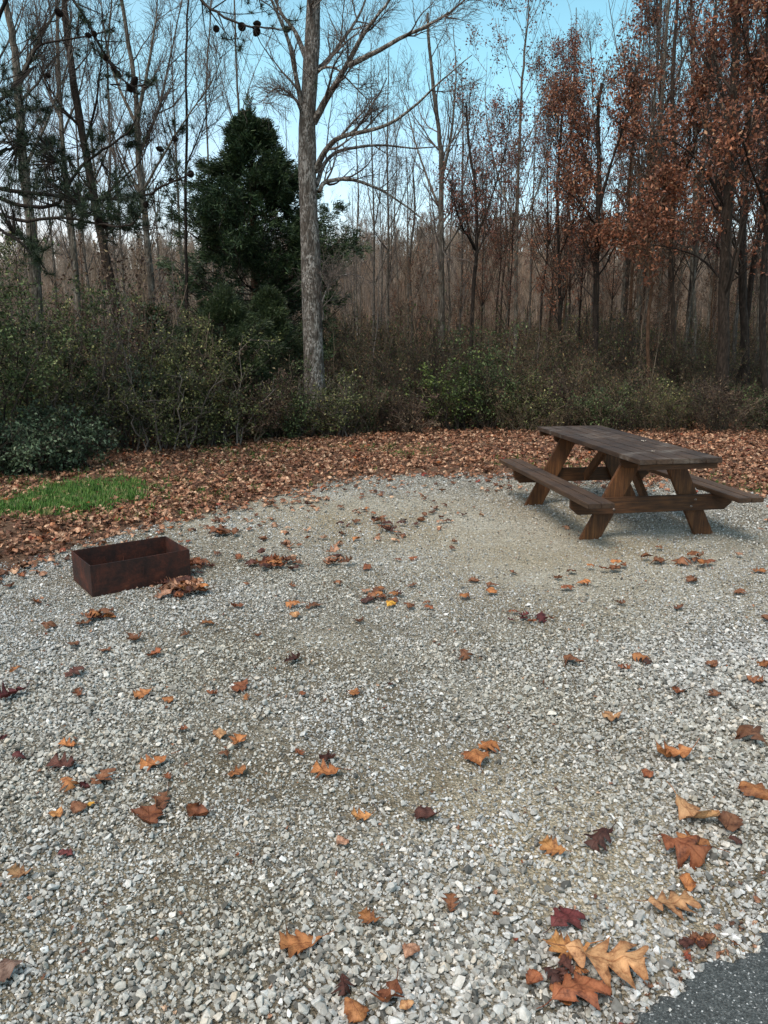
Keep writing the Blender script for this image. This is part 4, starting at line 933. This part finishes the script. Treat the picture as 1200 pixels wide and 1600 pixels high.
def brush(seed):
    rg = np.random.default_rng(seed); g = Geo(); k = 9; h = 1.7
    a = rg.uniform(0,6.3,k); r_ = rg.uniform(0,.25,k); dv = np.stack([np.cos(a)*.5,np.sin(a)*.5,np.ones(k)],-1)*h*rg.uniform(.5,1,(k,1))
    s0 = np.stack([np.cos(a)*r_,np.sin(a)*r_,np.zeros(k)],-1); P = np.stack([s0+dv*t+np.array([0,0,-.12*h])*t*t+rg.normal(0,.03,(k,3)) for t in np.linspace(0,1,7)],1)
    R = np.linspace(.009,.004,7)[None].repeat(k,0); tubes(g, P, R, 3)
    A, Ra = children(P, R, 9, .15,1, 40, .4, .7, 5, up=.03, rmin=.0035); tubes(g, A, Ra, 3)
    B, Rb = children(A, Ra, 4, .15,1, 42, .5, .7, 4, up=.0, rmin=.003); tubes(g, B, Rb, 3)
    src = np.concatenate([A[:,1:].reshape(-1,3), B[:,1:].reshape(-1,3)])
    nl = [500,1100,300,1500][seed % 4]
    t = Geo(); leaf_cards(t, src[rng.integers(0,len(src),nl)]+rng.normal(0,.03,(nl,3)), .045, droop=.2)
    o1 = g.mesh('undergrowth_piece', M['twig_brown'] if seed % 2 else M['twig_dark'], True, ('rnd',))
    # join twigs and leaves in one mesh with two materials
    nq = len(o1.polygons); gg = Geo(); 
    V = np.concatenate(g.v); Q = np.concatenate(g.q); gg.add(V, q=Q, rnd=np.concatenate(g.a['rnd'])); gg.add(np.concatenate(t.v), t=np.concatenate(t.t), rnd=np.concatenate(t.a['rnd']))
    me = gg.mesh('undergrowth_piece', M['twig_brown'] if seed % 2 else M['twig_dark'], True, ('rnd',)); me.materials.append(M['brush'])
    mi = np.zeros(len(me.polygons), np.int32); mi[len(Q):] = 1; me.polygons.foreach_set('material_index', mi)
    return bpy.data.objects.new('undergrowth_piece', me)
brs = [brush(i) for i in range(6)]
def sapling(seed):
    rg = np.random.default_rng(seed+50); h = 6.5; g = Geo()
    z = np.linspace(0,h,10); P = np.stack([np.cumsum(rg.normal(0,.06,10)), np.cumsum(rg.normal(0,.05,10)), z],-1); P[:,:2] -= P[0,:2]
    P = P[None]; R = np.linspace(.030,.006,10)[None]; tubes(g, P, R, 5)
    A, Ra = children(P, R, 26, .15,.98, 38, .16, .5, 6, up=.12, rmin=.006, lt=.4); tubes(g, A, Ra, 3)
    B, Rb = children(A, Ra, 6, .1,1, 38, .5, .7, 4, up=.08, rmin=.0045); tubes(g, B, Rb, 3)
    nq = len(np.concatenate(g.q)); src = np.concatenate([A[:,1:].reshape(-1,3), B[:,1:].reshape(-1,3)]); nl = [0,450,60,900,0][seed % 5]
    if nl: leaf_cards(g, src[rng.integers(0,len(src),nl)]+rng.normal(0,.04,(nl,3)), .06, droop=.6)
    me = g.mesh('sapling_piece', M[['twig_brown','twig_dark','twig_grey','twig_brown','twig_far2'][seed % 5]], True, ('rnd',)); me.materials.append(M['brush_dry'])
    mi = np.zeros(len(me.polygons), np.int32); mi[nq:] = 1; me.polygons.foreach_set('material_index', mi)
    return bpy.data.objects.new('sapling_piece', me)
M['brush_dry'] = foliage('dry_sapling_leaf', [(0,(.05,.022,.014)), (.4,(.14,.055,.032)), (.8,(.26,.12,.065)), (1,(.38,.24,.14))], .25, True)
saps = [sapling(i) for i in range(5)]
n = 400; y = 16.2+24*rng.random(n)**.9; x = rng.uniform(-1,1,n)*(y*.56+3); sc = rng.uniform(.35,.85,n)*(.62+.012*y)
pk = rng.integers(0,5,n); pk = np.where((x > .5) & (pk == 0), 3, pk); pk = np.where((x > .5) & (pk == 4) & (rng.random(n) < .6), 1, pk); pk = np.where((x < .0) & (pk == 3), 2, pk)
scatter('sapling_thicket', np.c_[x,y,hill(x,y)-.03], np.c_[rng.normal(0,.05,(n,2)), rng.uniform(0,6.3,n)], np.repeat(sc[:,None],3,1), pk, saps, 'thicket of thin upright saplings filling the wood behind the clearing', 'saplings')
n = 3600; y = rng.uniform(13.2, 42, n)+.0; x = rng.uniform(-1,1,n)*(y*.58+3)
ok = (y > bush_y(np.clip(x,bp[0,0],bp[-1,0]))+.35) & (rng.random(n) > .45*(y > 18)); x, y = x[ok], y[ok]; n = len(x)
sc = rng.uniform(.4,1.0,n)*(1+.02*(y-14))*np.where(rng.random(n) < .15, 1.35, 1); sc *= np.where(y < 16, .55, .85)
scatter('undergrowth', np.c_[x,y,hill(x,y)-.03], np.c_[np.zeros((n,2)), rng.uniform(0,6.3,n)], np.stack([sc,sc,sc*rng.uniform(.8,1.6,n)],-1), rng.integers(0,6,n), brs, 'tangled brown and green undergrowth on the floor of the wood', 'undergrowth')

# ------------------------------------------------------------------ shrubs
def shrub(px, py, Y, hgt, wid, fm, tm, nl, ls, label, name='shrub', stems=16, arch=.35, dens=7):
    q = at(px, py, Y); base = np.array([q[0], Y, 0.0]); root = empty(name, tuple(base), label, 'shrub', 'shrubs along the edge of the wood')
    k = stems; a = rng.uniform(0,2*pi,k); r_ = rng.uniform(0,wid*.3,k); o_ = rng.uniform(.2,1,k)*wid*.42; h_ = hgt*rng.uniform(.5,1.15,k)*(1-.35*(o_/wid/.42)**2)
    ts = np.linspace(0,1,9)
    P = np.stack([np.stack([np.cos(a)*(r_+o_*t**1.3), np.sin(a)*(r_+o_*t**1.3)*.8, h_*(t+.25*t*(1-t)*2*arch)], -1)+rng.normal(0,.035,(k,3)) for t in ts], 1); P[:,0,2] = 0
    R = np.linspace(.016,.005,9)[None].repeat(k,0); g = Geo(); tubes(g, P, R, 4)
    A, Ra = children(P, R, dens*1.6, .02,1, 48, .36, .6, 6, up=.03, wig=.16, rmin=.004, lmin=.2, lt=.3); tubes(g, A, Ra, 3)
    B, Rb = children(A, Ra, 5, .1,1, 45, .5, .6, 4, up=-.02, wig=.18, rmin=.003, lmin=.1); tubes(g, B, Rb, 3)
    g.build('stems', tm, root, attrs=('rnd',))
    src = np.concatenate([A[:,2:].reshape(-1,3), B[:,1:].reshape(-1,3), B[:,1:].reshape(-1,3)])
    nl = int(nl*1.15); f = Geo(); p = src[rng.integers(0,len(src),nl)]+rng.normal(0,.03,(nl,3)); p[:,2] = np.maximum(p[:,2], .03)
    leaf_cards(f, p, ls, droop=.15, aspect=.6); f.build('foliage', fm, root, attrs=('rnd',)); return root
T1, T2, TB = M['twig_grey'], M['twig_dark'], M['twig_brown']
SH = [
(-70,700,9.7,2.6,2.4,'sh_green',T2,7000,.05,'tall green shrub at the left picture edge'),
(40,700,11.2,2.7,2.3,'sh_green',T2,8000,.048,'tall dark green shrub second from the left edge'),
(20,720,9.6,.8,1.3,'sh_blue',T2,3600,.055,'low leafy green plant at the foot of the left shrubs'),
(105,715,10.1,.75,1.1,'sh_blue',T2,3000,.055,'low leafy green plant beside the grass patch'),
(115,690,11.4,2.2,1.9,'sh_olive',T1,6000,.045,'greyish olive shrub above the grass patch'),
(190,690,11.9,1.9,1.7,'sh_blue',T1,4200,.045,'greyish green twiggy shrub right of the olive one'),
(205,690,12.9,3.3,1.7,'sh_brown',TB,3800,.055,'tallest brown vine tangled shrub behind the greyish green one'),
(-10,690,12.6,3.3,2.6,'sh_olive',T1,6500,.05,'tall loose olive shrub behind the leftmost green ones'),
(250,690,11.8,1.7,1.6,'sh_olive',T1,5200,.042,'yellow flecked shrub left of the dark cedar skirt'),
(300,690,12.4,2.0,1.7,'sh_olive',TB,6000,.045,'tall yellow flecked shrub in front of the cedar'),
(345,690,12.3,1.5,1.6,'sh_olive',T1,5200,.045,'mid height olive shrub in front of the cedar'),
(380,690,12.7,1.35,1.5,'sh_brown',TB,3600,.045,'brownish shrub at the cedar foot with yellow leaves'),
(430,688,13.2,1.1,1.3,'sh_green',T2,3600,.045,'green shrub just left of the pale trunk'),
(475,685,13.4,.9,1.1,'sh_olive',T1,2800,.045,'low shrub hiding the foot of the pale trunk'),
(525,684,13.5,.95,1.2,'sh_olive',T1,2800,.045,'low shrub right of the foot of the pale trunk'),
(580,682,14.0,.8,1.3,'sh_green',TB,2400,.045,'low green shrub second right of the pale trunk'),
(640,682,13.9,.75,1.2,'sh_brown',TB,2200,.045,'low brown shrub between pale trunk and bright green shrub'),
(705,680,14.4,1.5,1.5,'sh_bright',T2,4000,.05,'bright green shrub left of the dark sapling'),
(760,680,14.6,1.7,1.7,'sh_green',T2,4600,.05,'large green shrub right of the bright green one'),
(815,680,14.3,1.0,1.3,'sh_olive',TB,2800,.045,'olive shrub behind the far end of the table'),
(880,680,15.0,.95,1.2,'sh_brown',T2,3400,.04,'dark rounded brown shrub behind the tabletop'),
(940,680,14.4,.8,1.3,'sh_green',TB,2400,.045,'low green shrub behind the right of the tabletop'),
(1000,680,14.6,.9,1.4,'sh_olive',TB,2200,.045,'low olive shrub right of the black trunk'),
(1065,680,14.6,.85,1.3,'sh_olive',TB,2400,.045,'low olive shrub left of the thick dark trunk'),
(1130,680,14.3,.9,1.4,'sh_brown',TB,2200,.045,'low brown shrub at the foot of the thick dark trunk'),
(1195,680,14.5,.9,1.4,'sh_green',TB,2400,.045,'low green shrub at the right picture edge'),
]
for (px,py,Y,h_,w_,fm,tm,nl,ls,lb) in SH:
    q_ = .9 if px > 560 else 1
    shrub(px,py,Y,h_*q_,w_*(.85 if px > 560 else 1),M[fm],tm,int(nl*q_),ls,lb)

# ------------------------------------------------------------------ cedars
def cedar(px, Y, h, w, fm, label, n=26000, skirt=.0, name='cedar_tree', size=.13, seed=0, lean=0, low=.1):
    rg = np.random.default_rng(seed)
    b = ground_pt(px, Y); root = empty(name, tuple(b), label, 'tree')
    g = Geo(); P = catmull([(0,0,0),(lean*.3,0,h*.35),(lean*.7,.0,h*.7),(lean,0,h*.98)], 16); R = np.linspace(.16*h/6.3,.015,16); tubes(g, P[None], R[None], 9); g.build('trunk', M['bark_brown'], root)
    nb_ = int(170*h/6.3); t = low+(.95-low)*rg.random(nb_)**.9; a = rg.uniform(0,6.3,nb_)
    prof = np.interp(t, [0,.12,.3,.48,.62,.76,.87,.95,1], [.9,1,1,.95,.73,.45,.22,.07,.02])*(.62+.14*np.sin(t*40+seed)+.42*rng.random(nb_))
    s0 = np.stack([np.interp(t*h, P[:,2], P[:,0]), 0*t, t*h], -1); ln = prof*w*.5
    dv = np.stack([np.cos(a), np.sin(a), .10+.45*t*(1-t)*2], -1)
    BP = np.stack([s0+dv*ln[:,None]*u+np.array([0,0,1.])*(-.10*ln*np.sin(u*pi)+.10*ln*u*u)[:,None] for u in np.linspace(0,1,8)], 1)
    BR = np.linspace(.022,.006,8)[None].repeat(nb_,0); tw = Geo(); tubes(tw, BP, BR, 4)
    A, Ra = children(BP, BR, 8, .25,1, 45, .42, .6, 5, up=.06, wig=.12, rmin=.005, lmin=.06); tubes(tw, A, Ra, 3)
    tw.build('branches', M['twig_dark'], root, attrs=('rnd',))
    B, Rb = children(A, Ra, 5, .1,1, 42, .6, .6, 4, up=.08, wig=.1, rmin=.004, lmin=.12)
    ld = P[-4:].repeat(60,0)[:,:]+rng.normal(0,.035,(240,3)); ld[:,2] += rng.uniform(-.02,.04,240)*h
    src = np.concatenate([A[:,1:].reshape(-1,3), B[:,1:].reshape(-1,3), B[:,1:].reshape(-1,3), ld])
    f = Geo(); p = src[rng.integers(0,len(src),n)]+rng.normal(0,.035,(n,3)); p[:,2] = np.maximum(p[:,2], .05)
    # outward pointing feathery sprays
    d = p-np.stack([np.interp(p[:,2], P[:,2], P[:,0]), 0*p[:,0], p[:,2]-.25], -1); d = unit(unit(d)+rng.normal(0,.55,(n,3)))
    s_ = unit(np.cross(d, rng.normal(size=(n,3)))); Lc = (size*rng.uniform(.5,1.3,n))[:,None]; Wc = Lc*.055
    V = np.stack([p-s_*Wc, p+s_*Wc, p+d*Lc*.6+s_*Wc*1.3, p+d*Lc, p+d*Lc*.6-s_*Wc*1.3], 1); bb = (np.arange(n)*5)[:,None]
    f.add(V, q=bb+np.array([[0,1,2,4]]), t=bb+np.array([[4,2,3]]), rnd=np.repeat(rng.random(n),5)); f.build('foliage', fm, root, attrs=('rnd',)); return root
cedar(405, 18.5, 6.75, 4.7, M['cedar'], 'large dark green cedar behind the pale trunk', n=190000, size=.11, seed=4, low=.04)
cedar(355, 13.6, 2.55, 1.9, M['cedar_low'], 'small yellowish green cedar in front of the large one', n=60000, size=.06, seed=7, low=.03)
cedar(425, 15.2, 2.6, 2.2, M['cedar_low'], 'small cedar tucked between large cedar and pale trunk', n=60000, size=.06, seed=9, low=.03)
cedar(245, 14.2, 2.3, 1.6, M['cedar_low'], 'small green cedar among the yellow flecked shrubs', n=42000, size=.06, seed=12, low=.03)

# ------------------------------------------------------------------ pine at the left edge
YP = 9.8
cone_g = Geo()
for k in range(15):
    t = k/14; rz_ = .030*math.sin(pi*(.18+.78*t))+.004; zz = -.045+.09*t
    for j in range(8):
        a = j*pi/4+k*.42; c_, s_ = cos(a), sin(a)
        cone_g.add([(0,0,zz),(c_*rz_-s_*.009, s_*rz_+c_*.009, zz+.006),(c_*rz_*1.25, s_*rz_*1.25, zz+.014),(c_*rz_+s_*.009, s_*rz_-c_*.009, zz+.006),(c_*rz_, s_*rz_, zz-.002)], t=[[0,1,2],[0,2,3],[0,3,4],[0,4,1],[1,4,3],[1,3,2]])
cone_me = cone_g.mesh('cone', M['cone'], False)
pb = ground_pt(-55, YP)
pine = empty('pine_tree', tuple(pb), 'pine at the left edge whose cone bearing boughs reach across the sky', 'tree')
g = Geo(); tp = catmull([pb, at(-45,500,YP), at(-25,300,YP), at(-20,150,YP), at(-30,0,YP), at(-40,-120,YP)+[0,0,1.5]], 26)-pb
tubes(g, tp[None], np.linspace(.15,.08,26)[None], 14); g.build('trunk', M['bark_brown'], pine)
PB = [ # boughs
 ([(-22,180),(10,150),(40,110),(60,72),(100,62),(140,55),(180,42)], -.6, .026),
 ([(-25,100),(20,-20),(80,-40),(115,-2),(148,55),(178,112),(206,134),(225,132)], -.9, .03),
 ([(-18,300),(30,320),(90,318),(125,262),(165,232),(200,208),(212,186)], -.5, .035),
 ([(-20,290),(40,300),(110,308),(170,312),(215,308),(250,294),(275,282),(302,270)], -.9, .034),
 ([(-15,330),(40,345),(90,340),(130,345),(165,352),(205,350),(225,325)], -1.2, .03),
 ([(-20,250),(10,235),(40,225),(75,232),(100,250)], .6, .03),
 ([(-22,200),(5,190),(30,175),(60,170)], .5, .028),
 ([(-15,350),(10,365),(40,385),(70,420)], -.8, .03),
 ([(-40,0),(80,-150),(220,-120),(305,-10),(340,20),(375,38),(410,44),(450,47)], -1.0, .03),
 ([(305,-40),(350,-30),(400,-5),(435,20),(460,40)], -.6, .015),
 ([(110,308),(140,335),(170,345),(205,352)], -.4, .018),
 ([(215,308),(235,290),(262,245),(285,195)], -.3, .012),
]
tw = Geo(); tips = []
for (pts, dy, r0) in PB:
    P = catmull(PP(YP, pts, dy), 24)-pb; P += np.c_[rng.normal(0,.006,(24,3))]
    tubes(tw, P[None], np.linspace(r0*.75, r0*.22, 24)[None], 7)
    A, Ra = children(P[None], np.linspace(r0,.006,24)[None], [13], .3,1, 48, .16, .5, 5, up=.05, rmin=.004, lmin=.12, lt=.3); tubes(tw, A, Ra, 4)
    B, Rb = children(A, Ra, 2.2, .3,1, 45, .6, .6, 4, up=.05, rmin=.003, lmin=.08); tubes(tw, B, Rb, 3)
    dense = pts[0][0] < 100 and max(q[1] for q in pts) > 200
    tips.append((A[:,2:].reshape(-1,3), B[:,1:].reshape(-1,3), dense))
def needles(f, c, n, ln):
    m_ = len(c); c = np.repeat(c, n, 0); d = unit(rng.normal(size=(m_*n,3))+np.array([.25,0,.25])); s_ = unit(np.cross(d, rng.normal(size=d.shape)))*.0026
    Lc = (ln*rng.uniform(.6,1.1,len(c)))[:,None]; V = np.stack([c-s_, c+s_, c+d*Lc], 1); b = (np.arange(len(c))*3)[:,None]
    f.add(V, t=b+np.array([[0,1,2]]), rnd=np.repeat(rng.random(len(c)),3))
f = Geo()
for A, B, dense in tips:
    src = np.concatenate([A, B]); vis = src+pb
    # needles thick near the trunk, thin toward the bough ends
    fx = 600+CF*vis[:,0]/(vis[:,1]*CC); pr = np.where(fx < 230, .75 if dense else .22, .14)
    src = src[rng.random(len(src)) < pr]; needles(f, src, 34, .10)
ex = []
for (cx, cy, sx, sy, k) in ((20,200,28,40,40),(80,290,35,18,46),(185,335,32,14,30),(12,130,14,18,14),(60,240,30,20,22),(130,325,30,12,24),(15,290,20,25,22),(232,130,10,8,5),(215,310,18,8,8)):
    for q in range(int(k*1.7)): ex.append(at(rng.normal(cx,sx), rng.normal(cy,sy), YP+rng.uniform(-1,.8))-pb)
needles(f, np.array(ex), 46, .11)
# carry the extra tufts on twigs running back toward the trunk
tw2 = tw; E_ = np.array(ex); src = np.concatenate([np.concatenate([a_.reshape(-1,3) for a_, b_2, _ in tips])]) 
near = src[[int(np.argmin(((src-e)**2).sum(1))) for e in E_]]; Pm = np.stack([near, near*.6+E_*.4+[0,0,-.02], E_], 1); tubes(tw2, Pm, np.array([[.006,.005,.003]]).repeat(len(E_),0), 4)
tw.build('branches', M['twig_pine'], pine, attrs=('rnd',))
f.build('foliage', M['needle'], pine, attrs=('rnd',))
for (cx, cy) in ((138,55),(147,53),(165,90),(178,108),(184,116),(203,138),(210,128),(208,140),(75,118),(273,217),(250,233),(268,282),(298,272),(228,320),(155,347),(163,352),(338,45),(378,42),(402,37),(401,50),(448,46),(92,20)):
    q = at(cx, cy, YP-.7)-pb; o = bpy.data.objects.new('cone', cone_me); COL.objects.link(o); o.parent = pine; o.location = q; o.rotation_euler = (rng.uniform(0,3), rng.uniform(0,3), 0); k = rng.uniform(.7,1.1); o.scale = (k,k,k)

# ------------------------------------------------------------------ light
w = bpy.data.worlds.new('World'); S.world = w; w.use_nodes = True; nt = w.node_tree; bg = nt.nodes['Background']
EL, AZ = radians(58), radians(215)
sky = nt.nodes.new('ShaderNodeTexSky'); sky.sky_type = 'NISHITA'; sky.sun_disc = False; sky.sun_elevation = EL; sky.sun_rotation = AZ; sky.air_density = 1.0; sky.dust_density = .6
tc = nt.nodes.new('ShaderNodeTexCoord'); sp = nt.nodes.new('ShaderNodeSeparateXYZ'); L(nt, tc.outputs['Generated'], sp.inputs[0])
tint = ramp(nt, sp.outputs[2], [(0,(1.45,1.40,1.38)), (.10,(2.0,1.88,1.70)), (.18,(2.1,2.25,1.95)), (.30,(1.75,2.45,1.98)), (.40,(1.6,2.3,1.85)), (.6,(3.8,3.6,2.65)), (1,(4.7,4.35,3.05))])
tint.color_ramp.interpolation = 'EASE'
cn = noise(nt, tc.outputs['Generated'], 2.2, 5, .55)
lf = mth(nt, 'MULTIPLY', mth(nt, 'SUBTRACT', .25, sp.outputs[0]), .9, True)
veil = mth(nt, 'ADD', mth(nt, 'MULTIPLY', ramp(nt, cn, [(.40,(0,0,0)), (.68,(1,1,1))]).outputs[0], .35), lf, True)
tn = mixc(nt, tint.outputs[0], mixc(nt, tint.outputs[0], (1.42,1.10,1.06), 1, 'MULTIPLY'), veil)
c = mixc(nt, sky.outputs[0], tn, 1, 'MULTIPLY')
L(nt, c, bg.inputs[0]); bg.inputs[1].default_value = .12
sun = bpy.data.lights.new('sun', 'SUN'); sun.energy = 2.9; sun.angle = radians(22); sun.color = (1,.965,.895)
so = bpy.data.objects.new('sun', sun); COL.objects.link(so)
# sun_rotation is measured clockwise from +Y: direction toward the sun
dx, dy, dz = sin(AZ)*cos(EL), cos(AZ)*cos(EL), sin(EL)
from mathutils import Vector
so.rotation_euler = Vector((dx,dy,dz)).to_track_quat('Z','Y').to_euler()
S.view_settings.view_transform = 'Standard'; S.view_settings.look = 'None'; S.view_settings.exposure = 0; S.view_settings.gamma = 1
S.cycles.max_bounces = 5; S.cycles.diffuse_bounces = 3; S.cycles.transmission_bounces = 3; S.cycles.glossy_bounces = 2
